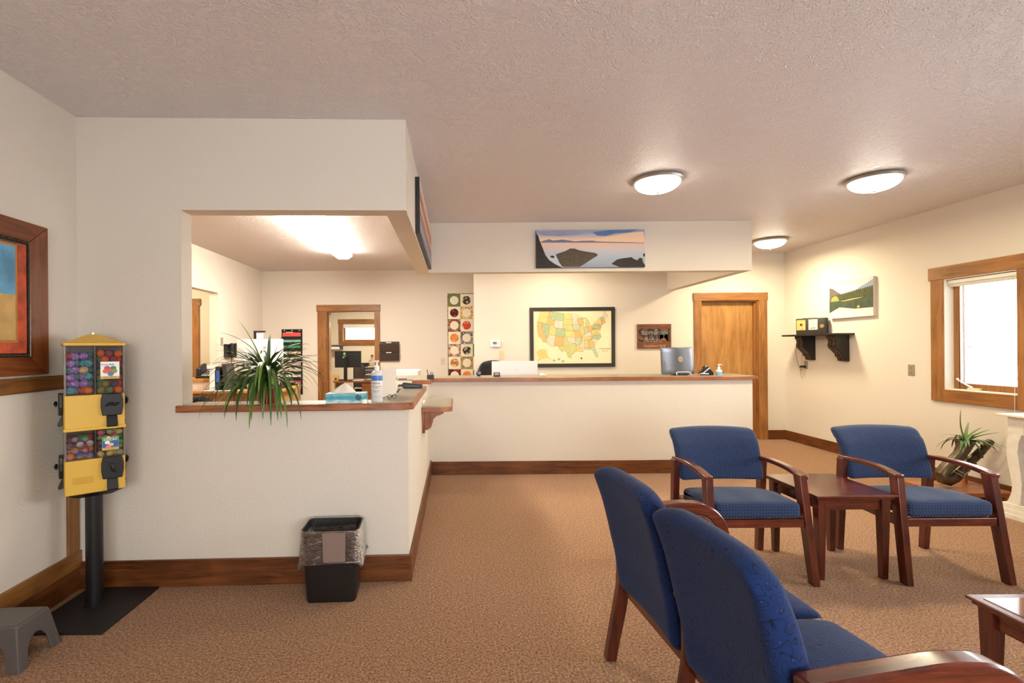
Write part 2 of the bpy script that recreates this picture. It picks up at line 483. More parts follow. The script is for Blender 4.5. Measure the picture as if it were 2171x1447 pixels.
mb = MB().box(-5.3, -5.2, 4.4, 7.3, 0, H).box(-5.2, -3.46, 7.2, 7.3, 0, H).box(-5.2, -3.46, 4.4, 4.5, 0, H)
struct('wall_hallway', mb, WALL, label='bright hallway wall beyond the office opening')
mb = MB()
walled((-3.95, -0.4), (0, H), [(-2.80, -1.62, 1.56, 1.99)], lambda a, b, c, d: mb.box(a, b, 12.2, 12.34, c, d))
mb.box(-3.95, -3.85, 8.62, 12.2, 0, H).box(-0.5, -0.4, 8.62, 12.2, 0, H)
struct('wall_inner_room', mb, WALL, label='cream wall of the inner office beyond the doorway')
mb = MB()
walled((-2.6, 4.95), (0, H), [(-0.8, 2.6, 0.85, 2.15)], lambda a, b, c, d: mb.box(a, b, -2.74, -2.6, c, d))
struct('wall_rear', mb, WALL)

# baseboards and rails
astruct('baseboard_front', MB().box(0.0, 1.916, -0.016, 0, 0, 0.155), BASE_X, 'dark stained baseboard under the pass-through', bev=0.003)
struct('baseboard_return', MB().box(-0.285, -0.268, 2.885, 5.31, 0, 0.155), BASE_Y, bev=0.003)
struct('baseboard_reception', MB().box(-0.285, 3.21, 5.294, 5.31, 0, 0.142), BASE_X, label='stained baseboard under the reception ledge', bev=0.003)
struct('baseboard_back', MB().box(4.55, 4.81, 7.154, 7.17, 0, 0.135), BASE_X, bev=0.003)
struct('baseboard_right', MB().box(4.794, 4.81, -2.6, 7.17, 0, 0.135), BASE_Y, bev=0.003)
bb = thing('baseboard_left', None, None, (P0[0], P0[1], 0), TH, kind='structure')
MB().box(0, 0.014, -5.4, 0, 0, 0.13).build('lower_board', BASE_Y, bb, bev=0.003)
MB().box(0, 0.018, -5.4, 0, 0.13, 0.222).build('upper_board', PINE_Y, bb, bev=0.003)
astruct('trim_1', MB().box(0, 0.018, -5.4, -0.02, 1.16, 1.238), PINE_Y, 'stained pine chair rail below the framed painting', bev=0.003)
astruct('trim_2', MB().box(0, 0.016, -0.098, -0.016, 0.222, 1.16), PINE_Z, 'short upright pine board in the corner', bev=0.003)

# worktops
wt = thing('counter_top', 'oak edged speckled counter of the pass-through carrying the spider plant', 'counter')
ol = [A(0.572, -0.042), A(1.875, -0.042), (-0.25, 2.895), (-0.25, 4.17), (-0.475, 4.17), (-0.475, 3.065), A(0.594, 0.17), A(0.594, -0.001), A(0.572, -0.001)]
MB().prism(ol, 'z', 1.01, 1.049).build('oak_edge', OAK_X, wt, bev=0.004)
il = [A(0.60, -0.024), A(1.865, -0.024), (-0.268, 2.905), (-0.268, 4.168), (-0.473, 4.168), (-0.473, 3.063), A(0.60, 0.168)]
MB().prism(il, 'z', 1.049, 1.0505).build('laminate_top', LAMI, wt)
wt = thing('reception_ledge', 'long oak edged ledge on the reception half wall', 'counter')
MB().prism([(-0.445, 4.97), (-0.262, 4.97), (-0.25, 4.982), (-0.25, 5.265), (3.235, 5.265), (3.25, 5.28), (3.25, 5.78), (-0.445, 5.78)], 'z', 1.005, 1.044).build('oak_edge', OAK_X, wt, bev=0.004)
MB().prism([(-0.443, 4.99), (-0.27, 4.99), (-0.27, 5.285), (3.23, 5.285), (3.23, 5.778), (-0.443, 5.778)], 'z', 1.044, 1.0455).build('laminate_top', LAMI, wt)
sh = thing('transaction_shelf', 'small bracketed oak edged shelf on the low return wall', 'shelf')
MB().prism([(-0.284, 4.0), (-0.13, 4.0), (-0.03, 4.06), (-0.03, 4.74), (-0.13, 4.8), (-0.284, 4.8)], 'z', 0.846, 0.883).build('oak_edge', OAK_X, sh, bev=0.003)
MB().prism([(-0.284, 4.012), (-0.134, 4.012), (-0.042, 4.068), (-0.042, 4.735), (-0.134, 4.79), (-0.284, 4.79)], 'z', 0.883, 0.8845).build('laminate_top', LAMI, sh)
prof = [(-0.262, 0.846), (-0.262, 0.685), (-0.235, 0.688), (-0.212, 0.705), (-0.20, 0.735), (-0.19, 0.775), (-0.165, 0.80), (-0.128, 0.812), (-0.108, 0.822), (-0.095, 0.846)]
for y in (4.10, 4.66):
    br = MB().prism(prof, 'y', y, y + 0.045).build('bracket', OAK_Z, sh, bev=0.002)
    MB().box(-0.284, -0.262, y - 0.012, y + 0.057, 0.66, 0.846).build('back_plate', OAK_Z, br, bev=0.002)

# doors
d = thing('door_1', 'honey stained flush wooden door behind the reception ledge', None, kind='structure')
MB().box(3.59, 4.41, 7.255, 7.295, 0.008, 2.015).build('door_slab', DOORW, d)
fr = MB().box(3.575, 3.59, 7.175, 7.32, 0, 2.03).box(4.41, 4.425, 7.175, 7.32, 0, 2.03).box(3.59, 4.41, 7.175, 7.32, 2.015, 2.03)
fr.box(4.39, 4.41, 7.21, 7.255, 0, 2.015)
fr.build('jamb', CASE_Z, d)
for x in (3.484, 4.42): MB().box(x, x + (0.106 if x < 4 else 0.126), 7.148, 7.17, 0, 2.03).build('casing', CASE_Z, d, bev=0.003)
MB().box(3.474, 4.556, 7.144, 7.17, 2.03, 2.142).build('casing_header', CASE_X, d, bev=0.003)
mb = MB().lathe([(0.028, 0), (0.028, 0.006), (0.012, 0.01), (0.012, 0.04), (0.026, 0.05), (0.028, 0.065), (0.018, 0.075)], (0, 0, 0), 20)
mb.xf(Matrix.Translation((3.66, 7.255, 0.95)) @ Matrix.Rotation(R(90), 4, 'X')).build('door_knob', STEEL, d, smooth=True)
d = thing('door_2', 'cased doorway into the inner office with its door swung open', None, kind='structure')
for x in (-2.385, -1.392): MB().box(x, x + 0.085 + (0.065 if x < -2 else 0), 8.478, 8.5, 0, 2.015).build('casing', PINE_Z, d, bev=0.003)
MB().box(-2.40, -1.30, 8.474, 8.5, 2.015, 2.13).build('casing_header', PINE_X, d, bev=0.003)
MB().box(-2.235, -2.222, 8.5, 8.62, 0, 2.015).box(-1.405, -1.392, 8.5, 8.62, 0, 2.015).box(-2.222, -1.405, 8.5, 8.62, 2.003, 2.015).build('jamb', PINE_Z, d)
sl = MB().box(-0.037, 0.0, 0.01, 0.80, 0.01, 2.0).build('door_slab', DOORW, d, loc=(-2.19, 8.63, 0), rz=R(15.5))
for z in (0.25, 1.0, 1.75): MB().box(-0.040, 0.003, 0.004, 0.010, z, z + 0.09).build('hinge', M('hinge_brass', (150, 130, 96), 0.4, 0.6), sl)
d = thing('door_3', 'stained casing of a hallway door beyond the office opening', None, kind='structure')
MB().box(-3.85, -3.755, 7.178, 7.2, 0, 2.02).build('casing', CASE_Z, d, bev=0.003)
MB().box(-4.85, -3.735, 7.174, 7.2, 2.02, 2.12).build('casing_header', CASE_X, d, bev=0.003)
MB().box(-4.75, -3.85, 7.185, 7.2, 0.01, 2.02).build('door_slab', DOORW, d)

# windows
BLIND = M('blind_fabric', (225, 222, 215), 0.7)
w = thing('window_1', 'wood cased casement window in the cream wall', None, kind='structure')
MB().box(4.788, 4.81, 4.82, 4.945, 0.805, 2.005).build('casing', CASE_Z, w, bev=0.003)
MB().box(4.788, 4.81, 4.06, 4.185, 0.805, 2.005).build('casing', CASE_Z, w, bev=0.003)
MB().box(4.788, 4.81, 3.305, 3.43, 0.805, 2.005).build('casing', CASE_Z, w, bev=0.003)
MB().box(4.784, 4.81, 3.285, 4.965, 2.005, 2.13).build('casing_header', CASE_Y, w, bev=0.003)
MB().box(4.786, 4.81, 4.185, 4.82, 0.805, 0.925).build('casing_sill', CASE_Y, w, bev=0.003)
MB().box(4.786, 4.81, 3.43, 4.06, 0.805, 0.925).build('casing_sill', CASE_Y, w, bev=0.003)
mb = MB().box(4.885, 4.935, 4.003, 4.06, 0.935, 1.995).box(4.885, 4.935, 3.43, 3.487, 0.935, 1.995).box(4.885, 4.935, 3.487, 4.003, 0.935, 0.99).box(4.885, 4.935, 3.487, 4.003, 1.94, 1.995)
mb.build('sash', CASE_Z, w, bev=0.003)
MB().box(4.905, 4.91, 3.487, 4.003, 0.99, 1.94).build('pane', GLASS, w)
mb = MB().box(4.80, 4.94, 4.812, 4.82, 0.925, 2.005).box(4.80, 4.94, 4.185, 4.193, 0.925, 2.005).box(4.80, 4.94, 4.193, 4.812, 0.925, 0.935).box(4.80, 4.94, 4.193, 4.812, 1.995, 2.005)
mb.build('reveal', M('reveal_paint', (235, 228, 214), 0.6), w)
mb = MB().box(4.885, 4.935, 4.755, 4.812, 0.935, 1.995).box(4.885, 4.935, 4.193, 4.206, 0.935, 1.995).box(4.885, 4.935, 4.206, 4.755, 0.935, 0.99).box(4.885, 4.935, 4.206, 4.755, 1.94, 1.995)
sash = mb.build('sash', CASE_Z, w, bev=0.003)
MB().box(4.905, 4.91, 4.206, 4.755, 0.99, 1.94).build('pane', GLASS, w)
MB().box(4.888, 4.90, 4.748, 4.756, 0.99, 1.94).box(4.888, 4.90, 4.206, 4.755, 0.985, 0.993).build('glazing_bead', WHITEP, sash)
cr = MB().box(4.855, 4.885, 4.55, 4.66, 0.935, 0.955).build('crank_base', CREAMP, w, bev=0.004)
MB().tube([(4.865, 4.62, 0.957), (4.858, 4.68, 0.985), (4.85, 4.735, 1.02)], [0.009, 0.006, 0.005]).ball((4.848, 4.742, 1.03), 0.011).build('crank_handle', WHITEP, cr, smooth=True)
bl = MB().box(4.82, 4.865, 4.20, 4.80, 1.955, 1.99).build('blind_headrail', BLIND, w, bev=0.003)
MB().box(4.828, 4.858, 4.203, 4.797, 1.925, 1.955).build('folded_blind', M('blind_shade', (205, 196, 182), 0.8), w, bev=0.003)
MB().tube([(4.80, 4.198, 1.96), (4.782, 4.198, 0.95), (4.780, 4.198, 0.74)], 0.0018, 6).lathe([(0.001, 0.725), (0.006, 0.722), (0.007, 0.705), (0.002, 0.70)], (4.78, 4.198, 0), 8).build('pull_cord', WHITEP, w)
w = thing('window_2', 'small wood cased high window in the inner office', None, kind='structure')
MB().box(-2.915, -1.5, 12.175, 12.2, 1.99, 2.10).build('casing_header', PINE_X, w)
MB().box(-2.90, -1.52, 12.178, 12.2, 1.45, 1.56).build('casing_sill', PINE_X, w)
for x in (-2.90, -1.62): MB().box(x, x + 0.10, 12.178, 12.2, 1.56, 1.99).build('casing', PINE_Z, w)
mb = MB().box(-2.80, -2.75, 12.27, 12.31, 1.56, 1.99).box(-1.67, -1.62, 12.27, 12.31, 1.56, 1.99).box(-2.75, -1.67, 12.27, 12.31, 1.56, 1.60).box(-2.75, -1.67, 12.27, 12.31, 1.95, 1.99)
mb.build('sash', CASE_X, w)
MB().box(-2.75, -1.67, 12.288, 12.292, 1.60, 1.95).build('pane', GLASS, w)
MB().box(-2.79, -1.63, 12.215, 12.25, 1.885, 1.985).build('folded_blind', BLIND, w)
w = thing('window_3', None, None, kind='structure')
mb = MB()
for (a, b) in ((0.30, 0.40), (2.70, 2.80)): mb.box(4.788, 4.81, a, b, 0.82, 2.13)
mb.box(4.788, 4.81, 0.40, 2.70, 0.82, 0.925).box(4.788, 4.81, 0.40, 2.70, 2.02, 2.13).box(4.84, 4.89, 1.52, 1.58, 0.925, 2.02)
mb.build('casing', CASE_Y, w)
MB().box(4.90, 4.905, 0.40, 2.70, 0.925, 2.02).build('pane', GLASS, w)
w = thing('window_4', None, None, kind='structure')
mb = MB()
for a in (-0.9, 2.6): mb.box(a, a + 0.1, -2.6, -2.578, 0.75, 2.25)
mb.box(-0.8, 2.6, -2.6, -2.578, 0.75, 0.85).box(-0.8, 2.6, -2.6, -2.578, 2.15, 2.25).box(0.3, 0.36, -2.68, -2.62, 0.85, 2.15).box(1.44, 1.50, -2.68, -2.62, 0.85, 2.15)
mb.build('casing', CASE_X, w)
MB().box(-0.8, 2.6, -2.695, -2.69, 0.85, 2.15).build('pane', GLASS, w)

# ------------------------------------------------------------------ lamps
def emit_mat(name, col, s):
    m = bpy.data.materials.new(name); m.use_nodes = True
    nt = m.node_tree; nt.nodes.clear()
    o = N(nt, 'ShaderNodeOutputMaterial'); e = N(nt, 'ShaderNodeEmission')
    e.inputs[0].default_value = (col[0], col[1], col[2], 1); e.inputs[1].default_value = s
    L(nt, e, 0, o, 0); return m
DOME = emit_mat('lit_dome_glass', (1.0, 0.92, 0.76), 14.0)
TUBE = emit_mat('lit_fluorescent', (1.0, 0.93, 0.80), 60.0)
def dome_lamp(loc, label, power):
    t = thing('ceiling_light', label, 'ceiling light', loc, 0, 'frosted dome ceiling lights')
    MB().lathe([(0.17, 0), (0.192, -0.003), (0.198, -0.016), (0.190, -0.030), (0.179, -0.034), (0.166, -0.032)], n=48).build('metal_rim', METAL, t, smooth=True)
    MB().lathe([(0.174 * math.cos(a), -0.030 - 0.081 * math.sin(a)) for a in [math.pi / 2 * i / 10 for i in range(10)]] + [(0.001, -0.111)], n=48).build('glass_dome', DOME, t, smooth=True)
    MB().lathe([(0.001, -0.106), (0.014, -0.109), (0.014, -0.114), (0.006, -0.118), (0.009, -0.126), (0.006, -0.133), (0.001, -0.135)], n=16).build('finial', METAL, t, smooth=True)
    l = bpy.data.lights.new('lamp_light', 'AREA'); l.shape = 'DISK'; l.size = 0.30; l.energy = power; l.color = WARM
    lo = bpy.data.objects.new('lamp_light', l); COL.objects.link(lo); lo.parent = t; lo.location = (0, 0, -0.14)
    return t
dome_lamp((1.64, 3.96, H), 'frosted dome ceiling light in front of the soffit', 22)
dome_lamp((3.40, 3.97, H), 'frosted dome ceiling light nearest the window wall', 30)
dome_lamp((4.03, 6.27, H), 'frosted dome ceiling light farthest back by the wooden door', 42)
dome_lamp((0.6, -0.9, H), 'added unseen dome ceiling light behind the viewpoint', 26)  # extra lamp out of view, added for more light in the waiting room
dome_lamp((-4.3, 6.2, H), 'added unseen dome ceiling light brightening the hallway', 34)  # added out of sight so that the hallway wall is lit
dome_lamp((-1.9, 10.6, H), 'added unseen dome ceiling light brightening the inner office', 60)  # unseen lamp added to brighten the room beyond the doorway
dome_lamp((1.5, 6.35, H), 'frosted dome ceiling light hidden behind the soffit', 20)
t = thing('fluorescent_light', 'long lit fluorescent fixture on the office ceiling', 'ceiling light', (-1.565, 5.7, H))
MB().prism([(-0.115, 0), (-0.10, -0.07), (-0.06, -0.092), (0.06, -0.092), (0.10, -0.07), (0.115, 0)], 'y', -1.2, 1.2).build('diffuser', TUBE, t, bev=0.004)
for y in (-1.215, 1.2): MB().box(-0.118, 0.118, y, y + 0.015, -0.06, 0).build('end_cap', WHITEP, t)
l = bpy.data.lights.new('lamp_light', 'AREA'); l.shape = 'RECTANGLE'; l.size = 0.22; l.size_y = 2.4; l.energy = 60; l.color = (1.0, 0.90, 0.72)
lo = bpy.data.objects.new('lamp_light', l); COL.objects.link(lo); lo.parent = t; lo.location = (0, 0, -0.11)
# ------------------------------------------------------------------ upholstery
def weave_mat():
    m = bpy.data.materials.new('blue_weave_fabric'); m.use_nodes = True
    nt = m.node_tree; b = nt.nodes['Principled BSDF']
    tc = N(nt, 'ShaderNodeTexCoord'); sp = N(nt, 'ShaderNodeSeparateXYZ'); L(nt, tc, 'Object', sp, 0)
    ad = N(nt, 'ShaderNodeMath', operation='ADD'); L(nt, sp, 'Y', ad, 0); L(nt, sp, 'Z', ad, 1)
    cb = N(nt, 'ShaderNodeCombineXYZ'); L(nt, sp, 'X', cb, 0); L(nt, ad, 0, cb, 1)
    mp = N(nt, 'ShaderNodeMapping'); mp.inputs['Rotation'].default_value = (0, 0, R(45)); L(nt, cb, 0, mp, 0)
    br = N(nt, 'ShaderNodeTexBrick'); br.inputs['Scale'].default_value = 20; br.inputs['Mortar Size'].default_value = 0.03
    br.inputs['Mortar Smooth'].default_value = 0.4; br.inputs['Brick Width'].default_value = 0.5; br.inputs['Row Height'].default_value = 0.25
    br.inputs['Color1'].default_value = lin((34, 45, 74)); br.inputs['Color2'].default_value = lin((29, 39, 66)); br.inputs['Mortar'].default_value = lin((64, 84, 122))
    L(nt, mp, 0, br, 'Vector'); L(nt, br, 'Color', b, 'Base Color')
    n = N(nt, 'ShaderNodeTexNoise'); n.inputs['Scale'].default_value = 420; L(nt, tc, 'Object', n, 'Vector')
    bp = N(nt, 'ShaderNodeBump'); bp.inputs['Strength'].default_value = 0.25; bp.inputs['Distance'].default_value = 0.002
    L(nt, n, 'Fac', bp, 'Height'); L(nt, bp, 0, b, 'Normal')
    b.inputs['Roughness'].default_value = 0.85; b.inputs['Specular IOR Level'].default_value = 0.2
    b.inputs['Sheen Weight'].default_value = 0.1
    return m
WEAVE = weave_mat()
def squiggle_mat():
    m = bpy.data.materials.new('blue_squiggle_fabric'); m.use_nodes = True
    nt = m.node_tree; b = nt.nodes['Principled BSDF']
    tc = N(nt, 'ShaderNodeTexCoord')
    n = N(nt, 'ShaderNodeTexNoise'); n.inputs['Scale'].default_value = 34; n.inputs['Detail'].default_value = 0.3
    L(nt, tc, 'Object', n, 'Vector')
    mu = N(nt, 'ShaderNodeMath', operation='MULTIPLY'); mu.inputs[1].default_value = 5.0; L(nt, n, 'Fac', mu, 0)
    fr = N(nt, 'ShaderNodeMath', operation='FRACT'); L(nt, mu, 0, fr, 0)
    pk = N(nt, 'ShaderNodeMath', operation='SUBTRACT'); pk.inputs[1].default_value = 0.5; L(nt, fr, 0, pk, 0)
    ab = N(nt, 'ShaderNodeMath', operation='ABSOLUTE'); L(nt, pk, 0, ab, 0)
    cr = ramp(nt, [(0.0, (8, 12, 34)), (0.03, (10, 16, 40)), (0.07, (16, 38, 82)), (1.0, (18, 42, 92))]); L(nt, ab, 0, cr, 0)
    vo = N(nt, 'ShaderNodeTexVoronoi'); vo.inputs['Scale'].default_value = 52; L(nt, tc, 'Object', vo, 'Vector')
    dr = ramp(nt, [(0.0, (255, 255, 255)), (0.06, (255, 255, 255)), (0.09, (0, 0, 0))]); L(nt, vo, 'Distance', dr, 0)
    mx = N(nt, 'ShaderNodeMix', data_type='RGBA'); L(nt, dr, 0, mx, 0); L(nt, cr, 0, mx, 6); mx.inputs[7].default_value = lin((112, 84, 116))
    nt.links.new(mx.outputs[2], b.inputs['Base Color'])
    b.inputs['Roughness'].default_value = 0.85; b.inputs['Specular IOR Level'].default_value = 0.2
    b.inputs['Sheen Weight'].default_value = 0.05
    return m
SQUIG = squiggle_mat()

# ------------------------------------------------------------------ guest chairs
def guest_chair(name, label, loc):
    t = thing(name, label, 'chair', loc, 0, 'blue guest chairs with dark wood arms')
    for s in (-1, 1):
        MB().taper((s * 0.292, -0.25, 0, 0.019, 0.026), (s * 0.272, -0.165, 0.612, 0.021, 0.030)).build('leg', CHERRY_Z, t, bev=0.004)
        MB().taper((s * 0.287, 0.255, 0, 0.019, 0.022), (s * 0.287, 0.215, 0.62, 0.021, 0.026)).build('leg', CHERRY_Z, t, bev=0.004)
        MB().strip([(0.242, 0.622), (0.17, 0.628), (0.06, 0.630), (-0.05, 0.624), (-0.13, 0.612), (-0.199, 0.597)], s * 0.279 - 0.023, s * 0.279 + 0.023, [0.022, 0.024, 0.026, 0.028, 0.030, 0.031]).build('arm', CHERRY_Y, t, bev=0.006, smooth=True)
        MB().strip([(-0.20, 0.335), (0.0, 0.35), (0.235, 0.36)], s * 0.272 - 0.013, s * 0.272 + 0.013, 0.055).build('side_rail', CHERRY_Y, t, bev=0.003)
    MB().box(-0.26, 0.26, -0.222, -0.195, 0.318, 0.366).build('front_rail', CHERRY_X, t, bev=0.004)
    MB().box(-0.27, 0.27, 0.20, 0.225, 0.33, 0.38).build('rear_rail', CHERRY_X, t, bev=0.003)
    def crown(x, y, z):
        k = (1 - (x / 0.27) ** 2) * (1 - (y / 0.24) ** 2)
        return (x, y, z + (0.022 * k if z > 0 else 0) - 0.03 * (y / 0.23) * (1 if z > 0 else 0.0) * (y > 0))
    MB().rbox((0, -0.005, 0.412), (0.247, 0.218, 0.046), 0.03, 10, 3, crown).build('seat', WEAVE, t, smooth=True, ang=80)
    def lean(x, y, z):
        f = (z + 0.165) / 0.33
        w = 1 + 0.05 * f
        yy = y + 0.035 * (x / 0.28) ** 2 * -1 + 0.02 + 0.10 * f + 0.05 * max(0, f - 0.55) ** 2 * 4
        zz = z + (-0.014 * (x / 0.28) ** 2 if f > 0.8 else 0)
        return (x * w, yy, zz)
    MB().rbox((0, 0.195, 0.652), (0.274, 0.033, 0.165), 0.03, 10, 3, lean).build('backrest', WEAVE, t, smooth=True, ang=80)
    return t
guest_chair('guest_chair', 'blue upholstered armchair beside the little table, nearer the wooden door', (1.745, 3.05, 0))
guest_chair('guest_chair', 'blue upholstered armchair in front of the potted plant and window', (2.857, 3.05, 0))

# ------------------------------------------------------------------ tables
def table(name, label, loc, w, d, h, inset=None):
    t = thing(name, label, 'table', loc)
    a, b = w / 2, d / 2
    MB().box(-a, a, -b, b, h - 0.012, h).build('table_top', CHERRY_X, t, bev=0.004)
    MB().box(-a + 0.012, a - 0.012, -b + 0.012, b - 0.012, h - 0.028, h - 0.012).build('top_moulding', CHERRY_X, t, bev=0.005)
    if inset: MB().box(-a + 0.035, a - 0.035, -b + 0.035, b - 0.035, h, h + 0.0025).build('top_inlay', inset, t)
    i = 0.028
    for sx in (-1, 1):
        for sy in (-1, 1):
            cx, cy = sx * (a - i - 0.022), sy * (b - i - 0.022)
            MB().taper((cx - sx * 0.0, cy, 0, 0.017, 0.017), (cx, cy, h - 0.028, 0.026, 0.026)).build('leg', CHERRY_Z, t, bev=0.003)
        MB().box(sx * (a - i - 0.022) - 0.010, sx * (a - i - 0.022) + 0.010, -b + 0.07, b - 0.07, h - 0.092, h - 0.028).build('apron', CHERRY_Y, t)
    for sy in (-1, 1):
        MB().box(-a + 0.07, a - 0.07, sy * (b - i - 0.022) - 0.010, sy * (b - i - 0.022) + 0.010, h - 0.092, h - 0.028).build('apron', CHERRY_X, t)
    return t
table('side_table', 'square dark cherry side table between the two blue armchairs', (2.310, 3.075, 0), 0.47, 0.50, 0.50)
table('coffee_table', 'dark wood table corner at the lower right, top shining white', (2.425, 1.454, 0), 1.0, 0.82, 0.42, M('polished_laminate', (120, 66, 40), 0.1, coat=1.0))

# ------------------------------------------------------------------ loveseat seen from behind
t = thing('loveseat', 'two seat blue patterned wooden settee seen from behind', 'settee', (0.989, 1.644, 0), R(94.3))
def lback(cx):
    def f(x, y, z):
        q = (z + 0.275) / 0.55
        # rounded shoulders, slight waist, top rolled backwards
        wz = z
        if q > 0.72:
            e = abs(x) / 0.262
            wz = z - 0.075 * max(0, e - 0.45) ** 2 * (q - 0.72) / 0.28 * 2.2
        wx = x * (1.0 - 0.07 * (1 - q) ** 2)
        yy = y * (1.15 - 0.35 * abs(q - 0.45)) + 0.198 + 0.05 * q + 0.105 * max(0, q - 0.25) ** 1.5 + 0.02 * (x / 0.26) ** 2
        return (wx + cx, yy, wz + 0.600)
    return MB().rbox((0, 0, 0), (0.256, 0.046, 0.275), 0.042, 14, 4, f)
for cx in (0.265, -0.265):
    b = lback(cx).build('backrest', SQUIG, t, smooth=True, ang=80)
    def crown2(x, y, z, cx=cx):
        k = (1 - (x / 0.27) ** 2) * (1 - (y / 0.27) ** 2)
        return (x, y, z + (0.028 * k if z > 0 else 0) - (0.02 * max(0, -y / 0.24 - 0.5) if z > 0 else 0))
    MB().rbox((cx, -0.03, 0.415), (0.258, 0.245, 0.045), 0.034, 10, 3, crown2).build('seat', SQUIG, t, smooth=True, ang=80)
for x in (0.53, 0.0, -0.53):
    hx = 0.02 if x else 0.012
    MB().strip([(0.285, 0.0), (0.262, 0.12), (0.236, 0.25), (0.222, 0.36), (0.235, 0.50)] + ([] if x else [(0.252, 0.56)]), x - hx, x + hx, [0.045, 0.05, 0.052, 0.05, 0.035] + ([] if x else [0.05])).build('leg', CHERRY_Z, t, bev=0.005)
MB().box(-0.53, 0.53, 0.205, 0.23, 0.30, 0.345).build('rear_rail', CHERRY_X, t, bev=0.003)
MB().box(-0.53, 0.53, -0.235, -0.21, 0.315, 0.368).build('front_rail', CHERRY_X, t, bev=0.003)
MB().box(-0.012, 0.012, -0.25, 0.24, 0.33, 0.44).build('middle_rail', CHERRY_Y, t, bev=0.003)
MB().strip([(-0.225, 0.315), (-0.228, 0.15), (-0.235, 0.0)], -0.022, 0.022, 0.045).build('leg', CHERRY_Z, t, bev=0.004)
for s in (-1, 1):
    x = s * 0.556
    path = [(0.245 if s > 0 else 0.285, 0.618), (0.20, 0.626), (0.08, 0.638), (-0.04, 0.648), (-0.11, 0.645)]
    for k in range(1, 9):
        a = math.pi / 2 * k / 8
        path.append((-0.11 - 0.135 * math.sin(a), 0.51 + 0.135 * math.cos(a)))
    path += [(-0.247, 0.40), (-0.245, 0.20), (-0.24, 0.0)]
    MB().strip(path, x - 0.03, x + 0.03, [0.052] * 5 + [0.05] * 8 + [0.046, 0.042, 0.036]).build('arm', CHERRY_Y, t, bev=0.010, smooth=True)
    MB().box(x - 0.015, x + 0.015, -0.23, 0.24, 0.31, 0.36).build('side_rail', CHERRY_Y, t, bev=0.003)
    MB().strip([(0.215, 0.36), (0.22, 0.50), (0.232, 0.60)], x - 0.02, x + 0.02, 0.04).build('arm_support', CHERRY_Z, t, bev=0.004)

# ------------------------------------------------------------------ white console table by the window wall
CHALK = M('chipped_white_paint', (222, 214, 198), 0.6, vary=0.08, vscale=20, bump=0.05, bscale=80)
t = thing('console_table', 'distressed white console table with curved legs under the window', 'table', (4.36, 3.9, 0))
MB().box(-0.045, 0.43, -1.30, 0.03, 0.798, 0.815).build('table_top', CHALK, t, bev=0.004)
MB().box(0.0, 0.40, -0.13, -0.02, 0.66, 0.798).build('end_block', CHALK, t, bev=0.002)
MB().box(0.005, 0.40, -1.20, -0.13, 0.69, 0.798).build('apron', CHALK, t, bev=0.002)
leg = [(0.0, 0.66), (-0.012, 0.60), (-0.018, 0.52), (-0.008, 0.42), (0.012, 0.32), (0.022, 0.26), (0.016, 0.20), (-0.005, 0.14), (-0.02, 0.115)]
for yy in (-0.125, -1.20):
    pts = [(a - 0.0, z) for a, z in leg] + [(0.075, 0.115), (0.085, 0.20), (0.09, 0.28), (0.075, 0.40), (0.062, 0.52), (0.07, 0.60), (0.09, 0.66)]
    # leg profile lies along the front (y) direction, as thick as the block
    lg = MB().prism([(yy - p[0] + 0.10, p[1]) for p in pts], 'x', 0.0, 0.11)
    lg.build('leg', CHALK, t, bev=0.004)
    f = MB().box(-0.02, 0.13, yy - 0.02, yy + 0.135, 0.075, 0.115).box(-0.03, 0.14, yy - 0.03, yy + 0.145, 0.04, 0.075).box(-0.04, 0.15, yy - 0.04, yy + 0.155, 0.0, 0.04)
    f.build('stepped_foot', CHALK, t, bev=0.003)

# ------------------------------------------------------------------ step stool
PLA = M('grey_plastic', (92, 86, 84), 0.38, bump=0.03, bscale=300)
t = thing('step_stool', 'small grey plastic step stool at the left edge', 'stool', (-2.03, 2.19, 0), TH)
def frust(x, y, z):
    k = 1 - 0.16 * (z + 0.09) / 0.18
    return (x * k, y * k, z)
top = MB().rbox((0, 0, 0.176), (0.132, 0.088, 0.010), 0.008, 4, 2); top.build('step_top', PLA, t, smooth=True)
MB().rbox((0, 0, 0.187), (0.118, 0.074, 0.002), 0.002, 4, 1).build('grip_panel', M('grey_grip', (112, 106, 98), 0.7, bump=0.2, bscale=400), t)
# four walls with an arched cut in each, flaring to the floor
def arch(w0, w1, h):
    out = [(-w0, 0), (-w1, h)] + [(w1, h), (w0, 0)]
    a = []
    wi = w0 - 0.055
    a = [(wi, 0), (wi - 0.012, h * 0.42), (wi - 0.035, h * 0.60), (wi - 0.065, h * 0.66)]
    return out + a + [(-p[0], p[1]) for p in a[::-1]]
for s in (-1, 1):
    mb = MB().prism(arch(0.165, 0.130, 0.18), 'y', -0.004, 0.004)
    o = mb.build('side_wall', PLA, t, bev=0.003); o.location = (0, s * 0.115, 0); o.rotation_euler.x = s * R(9.5)
    mb = MB().prism(arch(0.12, 0.088, 0.18), 'x', -0.004, 0.004)
    o = mb.build('side_wall', PLA, t, bev=0.003); o.location = (s * 0.16, 0, 0); o.rotation_euler.y = -s * R(9.5)
for sx in (-1, 1):
    for sy in (-1, 1):
        MB().taper((sx * 0.150, sy * 0.107, 0, 0.016, 0.012), (sx * 0.122, sy * 0.080, 0.172, 0.010, 0.008)).build('leg', PLA, t, bev=0.004)

